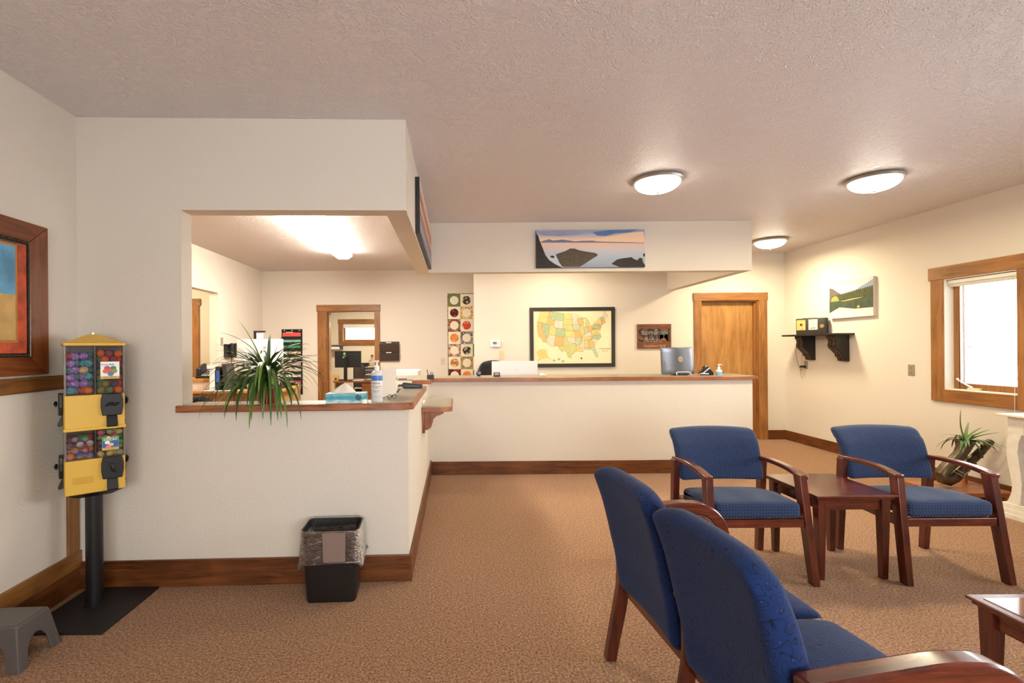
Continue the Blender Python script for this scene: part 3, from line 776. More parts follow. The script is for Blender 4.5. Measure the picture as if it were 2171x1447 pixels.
# ------------------------------------------------------------------ waste bin
t = thing('waste_bin', 'black waste bin with a clear plastic liner below the counter', 'waste bin', (-0.69, 2.735, 0), R(3))
BIN = M('bin_plastic', (26, 22, 22), 0.45, bump=0.04, bscale=250)
def rrect(hx, hy, r, n=5):
    pts = []
    for cx, cy, a0 in ((hx - r, hy - r, 0), (-hx + r, hy - r, 90), (-hx + r, -hy + r, 180), (hx - r, -hy + r, 270)):
        for k in range(n + 1):
            a = R(a0 + 90 * k / n); pts.append((cx + r * math.cos(a), cy + r * math.sin(a)))
    return pts
def loft(rings):
    mb = MB(); n = len(rings[0])
    mb.add([p for r in rings for p in r], [(i * n + k, i * n + (k + 1) % n, (i + 1) * n + (k + 1) % n, (i + 1) * n + k) for i in range(len(rings) - 1) for k in range(n)])
    return mb
def rr3(hx, hy, r, z): return [(x, y, z) for x, y in rrect(hx, hy, r)]
rings = [rr3(0.128, 0.083, 0.02, 0.0), rr3(0.134, 0.088, 0.03, 0.012), rr3(0.150, 0.106, 0.035, 0.375), rr3(0.156, 0.112, 0.037, 0.378), rr3(0.156, 0.112, 0.037, 0.392), rr3(0.147, 0.103, 0.033, 0.392), rr3(0.131, 0.085, 0.028, 0.02)]
mb = loft(rings); mb.poly(rings[0][::-1]); mb.poly(rings[-1])
mb.build('bin_body', BIN, t, smooth=True)
def film_mat():
    m = bpy.data.materials.new('clear_liner_film'); m.use_nodes = True
    nt = m.node_tree; nt.nodes.clear()
    o = N(nt, 'ShaderNodeOutputMaterial'); mix = N(nt, 'ShaderNodeMixShader'); mix2 = N(nt, 'ShaderNodeMixShader')
    tr = N(nt, 'ShaderNodeBsdfTransparent'); df = N(nt, 'ShaderNodeBsdfDiffuse'); df.inputs[0].default_value = lin((205, 190, 182))
    gl = N(nt, 'ShaderNodeBsdfGlossy'); gl.inputs['Roughness'].default_value = 0.18
    tc = N(nt, 'ShaderNodeTexCoord'); mp = N(nt, 'ShaderNodeMapping'); mp.inputs['Scale'].default_value = (9, 9, 26); mp.inputs['Rotation'].default_value = (0.3, 0.5, 0)
    n = N(nt, 'ShaderNodeTexNoise'); n.inputs['Scale'].default_value = 3; n.inputs['Detail'].default_value = 4; n.inputs['Distortion'].default_value = 1.2
    L(nt, tc, 'Object', mp, 0); L(nt, mp, 0, n, 'Vector')
    cr = ramp(nt, [(0.40, (22, 22, 22)), (0.55, (60, 60, 60)), (0.66, (170, 170, 170))]); L(nt, n, 'Fac', cr, 0)
    L(nt, cr, 0, mix, 0); L(nt, tr, 0, mix, 1); L(nt, df, 0, mix, 2)
    fr = N(nt, 'ShaderNodeFresnel'); fr.inputs[0].default_value = 1.5
    bp = N(nt, 'ShaderNodeBump'); bp.inputs['Strength'].default_value = 0.9; bp.inputs['Distance'].default_value = 0.02
    L(nt, n, 'Fac', bp, 'Height'); L(nt, bp, 0, gl, 'Normal'); L(nt, bp, 0, fr, 'Normal')
    L(nt, fr, 0, mix2, 0); L(nt, mix, 0, mix2, 1); L(nt, gl, 0, mix2, 2); L(nt, mix2, 0, o, 0)
    return m
FILM = film_mat()
rnd = random.Random(3)
def rag(hx, hy, r, z, amp, dz=0.0):
    out = []
    for i, (x, y) in enumerate(rrect(hx, hy, r, 7)):
        k = 1 + amp * math.sin(i * 2.3) + rnd.uniform(-amp, amp)
        out.append((x * k, y * k, z + dz * math.sin(i * 0.55 + 0.6) + rnd.uniform(-0.004, 0.004)))
    return out
rings = [rag(0.12, 0.075, 0.03, 0.10, 0.05), rag(0.135, 0.092, 0.03, 0.25, 0.02), rag(0.149, 0.104, 0.034, 0.385, 0.0), rag(0.158, 0.1145, 0.038, 0.396, 0.0), rag(0.1605, 0.117, 0.039, 0.385, 0.004),
         rag(0.161, 0.118, 0.04, 0.32, 0.012), rag(0.164, 0.120, 0.042, 0.26, 0.02, 0.012), rag(0.168, 0.120, 0.042, 0.218, 0.03, 0.018)]
lr = loft(rings).build('liner', FILM, t, smooth=True, ang=180, fix=False)
hem = rag(0.172, 0.121, 0.044, 0.212, 0.03, 0.018)
MB().tube(hem + hem[:1], 0.005, 6).build('liner_hem', FILM, lr, smooth=True, ang=180)
MB().prism([(-0.03, 0.23), (0.085, 0.225), (0.088, 0.388), (-0.035, 0.388)], 'y', -0.1215, -0.1195).build('folded_patch', M('cloudy_film', (150, 126, 116), 0.35, alpha=0.75), lr)
# ------------------------------------------------------------------ capsule toy machine
YEL = M('machine_yellow', (216, 172, 62), 0.4, bump=0.02, bscale=300)
MX, MY, MR = -1.952, 2.640, R(40.4)
t = thing('capsule_machine', 'yellow four window capsule toy machine on a black pole', 'vending machine', (MX, MY, 0), MR)
o = MB().prism([(-0.165, -0.275), (0.235, -0.275), (0.235, 0.185), (-0.165, 0.185)], 'z', 0, 0.010).build('base_plate', M('base_black', (26, 22, 22), 0.55), t, bev=0.003); o.rotation_euler.z = -MR
MB().lathe([(0.046, 0.01), (0.046, 0.02), (0.040, 0.022), (0.040, 0.62)], n=28).build('pole', BLACKP, t, smooth=True)
hw = 0.1275
MB().taper((0, 0, 0.605, 0.07, 0.07), (0, 0, 0.636, 0.122, 0.122)).build('underside_tray', BLACKP, t)
for nm, z0, z1 in (('lower_body', 0.636, 0.812), ('upper_body', 0.962, 1.143)):
    b = MB().box(-hw, hw, -hw, hw, z0, z1).build(nm, YEL, t, bev=0.005)
    if nm == 'upper_body': MB().box(-hw - 0.004, hw + 0.004, -hw - 0.004, hw + 0.004, z0 - 0.002, z0 + 0.014).build('lower_lip', YEL, b, bev=0.003)
    zt = z1
    def disp(mtx, twist):
        mb = MB().prism([(-0.042, -0.112), (0.042, -0.112), (0.049, -0.07), (0.049, -0.03), (0.042, 0.002), (-0.042, 0.002), (-0.049, -0.03), (-0.049, -0.07)], 'y', -0.018, 0.0).xf(mtx)
        d = mb.build('dispenser', BLACKP, b, bev=0.004)
        kb = MB()
        kb.tube([(-0.028, -0.024, -0.01), (-0.014, -0.028, 0.002), (0.0, -0.03, 0.0), (0.014, -0.028, -0.004), (0.030, -0.024, 0.006)], [0.004, 0.007, 0.009, 0.007, 0.004], 8)
        kb.xf(mtx @ Matrix.Translation((0, 0, -0.052)) @ Matrix.Rotation(twist, 4, 'Y')).build('turn_knob', BLACKP, d, smooth=True)
        MB().prism([(-0.0, -0.112), (-0.022, -0.165), (-0.018, -0.172), (0.0, -0.166)], 'x', -0.024, 0.024).xf(mtx).build('chute_flap', BLACKP, d, bev=0.002)
    disp(Matrix.Translation((0.070, -hw, zt)), 0 if nm == 'upper_body' else R(75))
    disp(Matrix.Rotation(R(-90), 4, 'Z') @ Matrix.Translation((-0.06, -hw, zt)), R(20))
    disp(Matrix.Rotation(R(90), 4, 'Z') @ Matrix.Translation((0.06, -hw, zt)), R(60))
MB().box(-0.095, -0.01, -hw - 0.0012, -hw, 0.69, 0.725).build('clear_sticker', M('sticker_film', (206, 160, 70), 0.15), t)
MB().taper((0, 0, 1.408, hw + 0.004, hw + 0.004), (0, 0, 1.458, 0.022, 0.022)).box(-hw - 0.004, hw + 0.004, -hw - 0.004, hw + 0.004, 1.395, 1.408).build('roof', YEL, t, bev=0.006)
MB().lathe([(0.010, 1.458), (0.010, 1.466), (0.006, 1.468)], n=12).build('top_lock', STEEL, t)
for z0, z1, nm in ((0.812, 0.962, 'lower_window'), (1.143, 1.395, 'upper_window')):
    for x0, x1 in ((-hw + 0.004, -0.004), (0.004, hw - 0.004)):
        MB().box(x0, x1, -hw + 0.002, -hw + 0.004, z0, z1).build(nm, CLEAR, t)
    for s in (-1, 1): MB().box(s * (hw - 0.003) - 0.001, s * (hw - 0.003) + 0.001, -hw + 0.004, hw - 0.004, z0, z1).build(nm, CLEAR, t)
    MB().box(-0.0025, 0.0025, -hw + 0.003, hw - 0.004, z0, z1).build('divider', M('smoky_divider', (52, 46, 52), 0.3), t)
    MB().box(-hw + 0.004, hw - 0.004, 0.004, 0.007, z0, z1).build('divider', MATS['smoky_divider'], t)
    for sx in (-1, 1):
        MB().box(sx * (hw - 0.004) - 0.004, sx * (hw - 0.004) + 0.004, -hw, -hw + 0.006, z0, z1).build('corner_strip', M('frosted_edge', (176, 160, 150), 0.2, alpha=0.35), t)
def card(x0, x1, z0, z1, mats, draw):
    c = MB().box(x0, x1, -hw - 0.0015, -hw + 0.0005, z0, z1).build('label_card', PAPER if mats is None else mats, t)
    draw(c, (x0 + x1) / 2, -hw - 0.002)
INK = M('black_ink', (30, 26, 26), 0.6)
def flat_disc(mb, cx, cz, r, y, n=14, sx=1.0): mb.poly([(cx + r * sx * math.cos(2 * math.pi * k / n), y, cz + r * math.sin(2 * math.pi * k / n)) for k in range(n)])
def frosty(c, cx, y):
    text('lettering', 'Frosty Balls', 0.0125, INK, c, (cx - 0.010, y, 1.297))
    cols = [(170, 90, 110), (60, 130, 90), (225, 100, 60), (220, 90, 70), (150, 140, 80), (70, 130, 150)]
    pos = [(-0.012, 1.278), (0.014, 1.277), (-0.018, 1.262), (0.0, 1.264), (0.018, 1.262), (0.003, 1.248)]
    mb = MB(); ms = []
    for i, (p, k) in enumerate(zip(pos, cols)):
        mb.mat(i); flat_disc(mb, cx + p[0], p[1], 0.012, y - 0.0002 * i, sx=1.15); ms.append(M('print_%d' % i, k, 0.6))
    mb.build('printed_balls', ms, c, fix=False)
    MB().box(cx - 0.041, cx + 0.041, y - 0.0003, y + 0.0004, 1.222, 1.236).build('printed_band', M('band_ochre', (206, 172, 96), 0.6), c)
    text('lettering', 'SAFETY WARNING', 0.0065, M('band_ink', (150, 104, 40), 0.6), c, (cx, y - 0.0008, 1.230))
card(0.022, 0.104, 1.222, 1.312, None, frosty)
def ducks(c, cx, y):
    MB().box(cx - 0.034, cx + 0.034, y - 0.0003, y + 0.0004, 0.862, 0.895).build('printed_water', M('print_blue', (52, 92, 158), 0.6), c)
    text('lettering', 'DUCKS', 0.017, PAPER, c, (cx - 0.002, y - 0.0008, 0.903), shear=0.2)
    mb = MB(); flat_disc(mb.mat(0), cx - 0.014, 0.888, 0.009, y - 0.0008, sx=1.3); flat_disc(mb.mat(1), cx + 0.002, 0.876, 0.009, y - 0.0009, sx=1.3); flat_disc(mb.mat(1), cx - 0.009, 0.914, 0.007, y - 0.0009, sx=1.3); flat_disc(mb.mat(2), cx - 0.010, 0.866, 0.008, y - 0.001, sx=1.4)
    mb.build('printed_ducks', [PAPER, M('duck_yellow', (224, 188, 110), 0.6), M('duck_pink', (226, 120, 140), 0.6)], c, fix=False)
    MB().box(cx - 0.036, cx + 0.034, y - 0.0003, y + 0.0004, 0.848, 0.861).build('printed_band', MATS['band_ochre'], c)
    text('lettering', 'SAFETY WARNING', 0.006, MATS['band_ink'], c, (cx, y - 0.0008, 0.8545))
card(0.026, 0.100, 0.848, 0.918, M('card_green', (104, 152, 112), 0.6), ducks)

# toys behind the four windows, each one a thing
def spotted(name, base, spot, sc=70, th=0.30):
    m = bpy.data.materials.new(name); m.use_nodes = True
    nt = m.node_tree; b = nt.nodes['Principled BSDF']
    tc = N(nt, 'ShaderNodeTexCoord'); vo = N(nt, 'ShaderNodeTexVoronoi'); vo.inputs['Scale'].default_value = sc
    L(nt, tc, 'Object', vo, 'Vector')
    cr = ramp(nt, [(0.0, spot), (th, spot), (th + 0.05, base)]); L(nt, vo, 'Distance', cr, 0); L(nt, cr, 0, b, 'Base Color')
    b.inputs['Roughness'].default_value = 0.35
    return m
rt = random.Random(11)
mw = Matrix.Translation((MX, MY, 0)) @ Matrix.Rotation(MR, 4, 'Z')
def fill(x0, x1, z0, z1, r, kinds, proto, group, where, rows_z, layers=2):
    """kinds: list of (colour word, material)"""
    meshes = {}
    for ly in range(layers):
        y = -hw + 0.007 + r + ly * r * 1.75
        z = z0 + r; row = 0
        while z < z1 - r * 0.6:
            nx = max(2, int((x1 - x0) / (2.02 * r)) - ((row + ly) % 2))
            span = (x1 - x0) - 2 * r
            for k in range(nx):
                x = x0 + r + (span * (k + 0.5 * ((row + ly) % 2) * (1 if nx > 1 else 0)) / max(1, (nx - 1) if (row + ly) % 2 == 0 else nx)) 
                x = min(x1 - r, max(x0 + r, x + rt.uniform(-0.002, 0.002)))
                word, mat = rt.choice(kinds)
                key = word
                if key not in meshes: meshes[key] = proto(word, mat)
                p = mw @ Vector((x, y, z + rt.uniform(-0.002, 0.002)))
                src = meshes[key]
                if src.get('placed'):
                    o = src.copy(); COL.objects.link(o)
                    for ch in src.children:
                        c = ch.copy(); COL.objects.link(c); c.parent = o
                else: o = src; o['placed'] = 1
                o.location = p
                o.rotation_euler = (rt.uniform(-0.6, 0.6), rt.uniform(-0.7, 0.7), MR + rt.uniform(-0.5, 0.5))
                up = ('bottom', 'second', 'third', 'fourth', 'fifth', 'sixth', 'seventh', 'eighth')[row]
                ac = ('first', 'second', 'third', 'fourth')[k]
                tag(o, '%s %s, %s %s row, %s from left' % (word, where, 'behind' if ly else 'front', up, ac), 'toy', group)
            z += 1.72 * r; row += 1
def ball_proto(name, r, sc=(1, 1, 1)):
    def f(word, mat): return MB().ball((0, 0, 0), r, 14, 9, sc).build(name, mat, smooth=True)
    return f
kA = [('purple spotted', spotted('toy_purple', (162, 108, 192), (218, 190, 226))), ('teal spotted', spotted('toy_teal', (58, 184, 196), (70, 70, 120))), ('cream yellow spotted', spotted('toy_yellow', (238, 204, 124), (196, 150, 160))),
      ('purple spotted', spotted('toy_purple2', (162, 108, 192), (218, 190, 226))), ('teal spotted', spotted('toy_teal2', (58, 184, 196), (70, 70, 120))), ('red spotted', spotted('toy_red', (230, 74, 56), (140, 40, 48))), ('orange', M('toy_orange', (238, 112, 40), 0.4))]
fill(-0.120, -0.006, 1.145, 1.375, 0.0205, kA, ball_proto('toy_ball', 0.0205, (1.06, 1, 0.92)), 'toy balls in the upper left window', 'toy ball in the upper left window', None)
kB = [('red frosted', M('frost_red', (230, 56, 50), 0.8)), ('orange frosted', M('frost_orange', (240, 98, 44), 0.8)), ('green frosted', M('frost_green', (80, 134, 82), 0.8)), ('dark pink frosted', M('frost_pink', (150, 50, 70), 0.8)), ('olive frosted', M('frost_olive', (146, 132, 72), 0.8)), ('navy frosted', M('frost_navy', (52, 64, 92), 0.8))]
fill(0.006, 0.120, 1.145, 1.395, 0.0185, kB, ball_proto('bouncy_ball', 0.0185), 'frosted balls in the upper right window', 'ball in the upper right window', None)
SEE = M('capsule_clear', (196, 170, 176), 0.15, alpha=0.75)
def cap_proto(word, mat):
    o = MB().ball((0, 0, 0), 0.0165, 14, 9).build('toy_capsule', SEE, smooth=True)
    MB().lathe([(0.0172, 0.0), (0.0172, 0.004), (0.0145, 0.011), (0.008, 0.0165), (0.0005, 0.018)], n=16).build('capsule_lid', mat, o, smooth=True)
    return o
kC = [('red lidded', M('lid_red', (206, 40, 48), 0.3)), ('orange lidded', M('lid_orange', (240, 130, 40), 0.3)), ('green lidded', M('lid_green', (44, 168, 74), 0.3)), ('white lidded', M('lid_white', (228, 218, 214), 0.3)), ('blue lidded', M('lid_blue', (56, 92, 170), 0.3)), ('plum lidded', M('lid_plum', (112, 70, 88), 0.3))]
fill(-0.120, -0.006, 0.814, 0.955, 0.0168, kC, cap_proto, 'toy capsules in the lower left window', 'capsule in the lower left window', None)
kD = [('pale yellow', M('egg_yellow', (206, 188, 112), 0.3)), ('bright green', M('egg_green', (44, 160, 70), 0.3)), ('pink', M('egg_pink', (228, 92, 124), 0.3)), ('sage green', M('egg_sage', (150, 168, 122), 0.3)), ('pale yellow', M('egg_yellow2', (206, 188, 112), 0.3)), ('dark plum', M('egg_plum', (84, 50, 76), 0.3))]
fill(0.006, 0.120, 0.814, 0.960, 0.0160, kD, ball_proto('toy_egg', 0.0160, (1.12, 1, 0.9)), 'toy eggs in the lower right window', 'toy egg in the lower right window', None)

# ------------------------------------------------------------------ framed painting on the left wall
FRM = wood('frame_wood_y', (66, 28, 10), (108, 54, 22), (134, 74, 34), 'y', 0.3, 1.2, knots=1, coat=0.3)
FRMZ = wood('frame_wood_z', (66, 28, 10), (108, 54, 22), (134, 74, 34), 'z', 0.3, 1.2, knots=1, coat=0.3)
t = thing('framed_painting', 'painting with sky and field panels in a broad stained frame', 'painting', (P0[0], P0[1], 0), TH)
y1, y0, z0, z1, fw = -0.27, -1.17, 1.25, 2.012, 0.092
def framebar(mb, a, b, c, d):
    """mitred frame bar on the left wall: outer corners a, b, inner corners d, c in (y, z)"""
    return mb
def mitre(pts, mat, name, par, x0, x1, xin):
    # outer edge thick, inner edge thinner
    (a, b, c, d) = pts
    v = [(x0, a[0], a[1]), (x0, b[0], b[1]), (x0, c[0], c[1]), (x0, d[0], d[1]), (x1, a[0], a[1]), (x1, b[0], b[1]), (xin, c[0], c[1]), (xin, d[0], d[1])]
    MB().add(v, [(0, 3, 2, 1), (4, 5, 6, 7), (0, 1, 5, 4), (1, 2, 6, 5), (2, 3, 7, 6), (3, 0, 4, 7)]).build(name, mat, par, bev=0.004)
i0, i1, j0, j1 = y0 + fw, y1 - fw, z0 + fw, z1 - fw
mitre([(y1, z0), (y1, z1), (i1, j1), (i1, j0)], FRMZ, 'frame_side', t, 0.004, 0.048, 0.026)
mitre([(y0, z1), (y0, z0), (i0, j0), (i0, j1)], FRMZ, 'frame_side', t, 0.004, 0.048, 0.026)
mitre([(y1, z1), (y0, z1), (i0, j1), (i1, j1)], FRM, 'frame_side', t, 0.004, 0.048, 0.026)
mitre([(y0, z0), (y1, z0), (i1, j0), (i0, j0)], FRM, 'frame_side', t, 0.004, 0.048, 0.026)
BEAD = M('dark_silver_bead', (92, 80, 66), 0.35, 0.6)
mb = MB(); nb = 0
k = j0 + 0.006
while k < j1: mb.ball((0.028, i1 - 0.008, k), 0.0052, 6, 4); k += 0.0105
k = i1 - 0.012
while k > i1 - 0.30: mb.ball((0.028, k, j0 + 0.008), 0.0052, 6, 4); mb.ball((0.028, k, j1 - 0.008), 0.0052, 6, 4); k -= 0.0105
o = mb.build('bead_strip', BEAD, t, smooth=True); o['kind'] = 'stuff'
MB().box(0.010, 0.022, i0, i1, j0, j1).build('dark_liner', M('liner_black', (30, 24, 20), 0.4), t)
RUST = M('painted_rust', (176, 72, 40), 0.6, vary=0.45, vscale=14, bump=0.3, bscale=60)
MB().box(0.022, 0.025, i0 + 0.018, i1 - 0.018, j0 + 0.018, j1 - 0.018).build('canvas', RUST, t)
pa, pb = i1 - 0.085, i0 + 0.085
MB().box(0.025, 0.0262, pb - 0.01, pa + 0.012, 1.412, 1.892).build('painted_border', M('painted_gold', (176, 120, 50), 0.5), t)
MB().box(0.0262, 0.0272, pb, pa, 1.645, 1.88).build('painted_sky', M('painted_blue', (96, 152, 186), 0.6, vary=0.3, vscale=9, bump=0.3, bscale=50), t)
MB().box(0.0262, 0.0272, pb, pa, 1.425, 1.645).build('painted_field', M('painted_straw', (196, 158, 96), 0.6, vary=0.15, vscale=12, bump=0.3, bscale=50), t)
MB().box(0.025, 0.0262, pb, i1 - 0.075, 1.893, j1 - 0.018).build('painted_corner', M('painted_olive', (84, 80, 58), 0.6), t)

# ------------------------------------------------------------------ canvas prints
def canvas_print(name, label, w, h, th, loc, rz, stops, shapes, edge, vert=True):
    """stretched canvas facing local -y; stops: vertical colour bands of the print; shapes: (colour, polygon in 0..1)"""
    t = thing(name, label, 'canvas print', loc, rz)
    m = bpy.data.materials.new(name + '_print'); m.use_nodes = True
    nt = m.node_tree; b = nt.nodes['Principled BSDF']
    tc = N(nt, 'ShaderNodeTexCoord'); sp = N(nt, 'ShaderNodeSeparateXYZ'); L(nt, tc, 'Generated', sp, 0)
    n = N(nt, 'ShaderNodeTexNoise'); n.inputs['Scale'].default_value = 3.2; n.inputs['Detail'].default_value = 5
    mp = N(nt, 'ShaderNodeMapping'); mp.inputs['Scale'].default_value = (1.6, 1, 6); L(nt, tc, 'Generated', mp, 0); L(nt, mp, 0, n, 'Vector')
    ma = N(nt, 'ShaderNodeMath', operation='MULTIPLY_ADD'); ma.inputs[1].default_value = 0.16; ma.inputs[2].default_value = -0.08
    L(nt, n, 'Fac', ma, 0)
    ad = N(nt, 'ShaderNodeMath', operation='ADD'); L(nt, ma, 0, ad, 0); L(nt, sp, 'Z', ad, 1)
    cr = ramp(nt, stops); L(nt, ad, 0, cr, 0); L(nt, cr, 0, b, 'Base Color'); b.inputs['Roughness'].default_value = 0.7
    MB().box(-w / 2, w / 2, -th, 0, 0, h).build('stretched_canvas', [edge], t, bev=0.003)
    MB().box(-w / 2 + 0.001, w / 2 - 0.001, -th - 0.001, -th, 0.001, h - 0.001).build('printed_face', m, t)
    mb = MB(); ms = []
    for i, (c, poly) in enumerate(shapes):
        mb.mat(i); mb.poly([((p[0] - 0.5) * w, -th - 0.0012 - 0.0003 * i, p[1] * h) for p in poly]); ms.append(c)
    if shapes: mb.build('printed_scenery', ms, t, fix=False)
    return t
RK = M('print_rock', (86, 74, 60), 0.8, vary=0.25, vscale=30); RK2 = M('print_dark_rock', (52, 46, 42), 0.8, vary=0.3, vscale=25)
MT = M('print_mountain', (112, 120, 150), 0.8); CL = M('print_cloud', (92, 116, 160), 0.8, vary=0.12, vscale=8); CL2 = M('print_cloud2', (150, 152, 176), 0.8, vary=0.1, vscale=8)
PK = M('print_peach', (240, 206, 170), 0.8); FOAM = M('print_foam', (184, 192, 206), 0.8)
canvas_print('seascape_canvas', 'wide seascape canvas with dark rocks on the soffit front', 1.17, 0.407, 0.03, (1.46, 5.31, 2.223), 0,
    [(0.0, (140, 146, 164)), (0.25, (168, 180, 196)), (0.5, (206, 196, 196)), (0.62, (232, 190, 160)), (0.66, (226, 196, 176)), (0.74, (244, 206, 160)), (0.82, (200, 190, 200)), (0.92, (150, 160, 188))],
    [(CL, [(0.52, 0.93), (0.66, 0.98), (0.95, 0.995), (0.86, 0.92), (0.73, 0.90), (0.64, 0.83), (0.56, 0.84)]), (CL2, [(0.02, 0.92), (0.12, 0.97), (0.36, 0.99), (0.46, 0.93), (0.36, 0.86), (0.2, 0.83), (0.07, 0.85)]),
     (PK, [(0.60, 0.78), (0.70, 0.83), (0.86, 0.91), (0.99, 0.94), (0.99, 0.66), (0.62, 0.69)]),
     (MT, [(0.03, 0.67), (0.07, 0.72), (0.12, 0.755), (0.16, 0.72), (0.24, 0.745), (0.30, 0.72), (0.36, 0.69), (0.42, 0.705), (0.52, 0.71), (0.56, 0.685), (0.75, 0.665), (0.99, 0.64), (0.99, 0.625), (0.55, 0.655), (0.03, 0.665)]),
     (FOAM, [(0.09, 0.38), (0.15, 0.40), (0.24, 0.12), (0.26, 0.01), (0.21, 0.0), (0.11, 0.22)]),
     (RK2, [(0.0, 0.0), (0.0, 0.92), (0.02, 0.84), (0.035, 0.70), (0.06, 0.52), (0.085, 0.33), (0.12, 0.20), (0.17, 0.10), (0.24, 0.0)]),
     (RK, [(0.18, 0.35), (0.21, 0.385), (0.27, 0.44), (0.31, 0.505), (0.35, 0.505), (0.39, 0.46), (0.46, 0.42), (0.53, 0.39), (0.56, 0.36), (0.565, 0.31), (0.545, 0.28), (0.50, 0.20), (0.44, 0.09), (0.40, 0.02), (0.24, 0.02), (0.21, 0.14)]),
     (RK2, [(0.125, 0.31), (0.15, 0.325), (0.168, 0.30), (0.16, 0.25), (0.135, 0.27)]),
     (RK2, [(0.69, 0.09), (0.74, 0.20), (0.79, 0.235), (0.84, 0.25), (0.875, 0.265), (0.90, 0.21), (0.93, 0.18), (0.95, 0.245), (0.975, 0.23), (0.98, 0.12), (1.0, 0.05), (1.0, 0.005), (0.77, 0.005)]),
     (RK2, [(1.0, 0.37), (0.98, 0.34), (0.985, 0.28), (1.0, 0.275)])], M('canvas_edge_dark', (70, 66, 70), 0.8))
canvas_print('lake_canvas', 'forest lake canvas hanging above the dark shelf', 0.655, 0.455, 0.035, (4.81, 5.93, 1.70), R(-90),
    [(0.0, (204, 206, 204)), (0.22, (192, 198, 194)), (0.36, (150, 160, 150)), (0.5, (120, 130, 110)), (0.62, (196, 192, 184)), (0.8, (212, 208, 202)), (0.95, (188, 184, 178))],
    [(M('print_hill_blue', (136, 144, 168), 0.8), [(0.50, 0.62), (0.72, 0.78), (0.88, 0.86), (1.0, 0.93), (1.0, 0.55), (0.5, 0.55)]),
     (M('print_hill_grey', (104, 94, 88), 0.8), [(0.0, 0.86), (0.08, 0.83), (0.2, 0.72), (0.28, 0.66), (0.3, 0.5), (0.0, 0.5)]),
     (M('print_forest', (66, 70, 38), 0.8, vary=0.4, vscale=30), [(0.02, 0.50)] + [(0.05 + 0.95 * i / 40, 0.60 + 0.15 * i / 40 + (0.035 if i % 2 else -0.005)) for i in range(41)] + [(1.0, 0.46), (0.4, 0.46)]),
     (M('print_green_water', (60, 72, 52), 0.8, vary=0.25, vscale=18), [(0.0, 0.50), (0.4, 0.455), (1.0, 0.47), (1.0, 0.22), (0.6, 0.22), (0.25, 0.30), (0.0, 0.16)]),
     (M('print_bright_trees', (142, 146, 70), 0.8, vary=0.3, vscale=30), [(0.03, 0.47), (0.06, 0.58), (0.12, 0.62), (0.20, 0.60), (0.24, 0.47)]),
     (M('print_shore', (206, 176, 110), 0.8), [(0.28, 0.455), (0.5, 0.49), (0.66, 0.50), (0.8, 0.505), (0.66, 0.482), (0.4, 0.452)]),
     (M('print_boat', (224, 158, 60), 0.8), [(0.66, 0.26), (0.665, 0.30), (0.70, 0.30), (0.72, 0.27), (0.70, 0.24), (0.665, 0.235)])], M('canvas_edge_light', (206, 196, 180), 0.8))
canvas_print('sunset_canvas', 'dark edged canvas seen side on along the soffit return', 1.66, 0.41, 0.033, (-0.2855, 4.39, 2.205), R(90),
    [(0.0, (70, 66, 76)), (0.15, (150, 146, 160)), (0.35, (120, 104, 98)), (0.55, (226, 160, 120)), (0.65, (110, 96, 90)), (0.85, (220, 170, 140)), (0.95, (200, 200, 206))], [], M('canvas_edge_black', (22, 22, 24), 0.5))

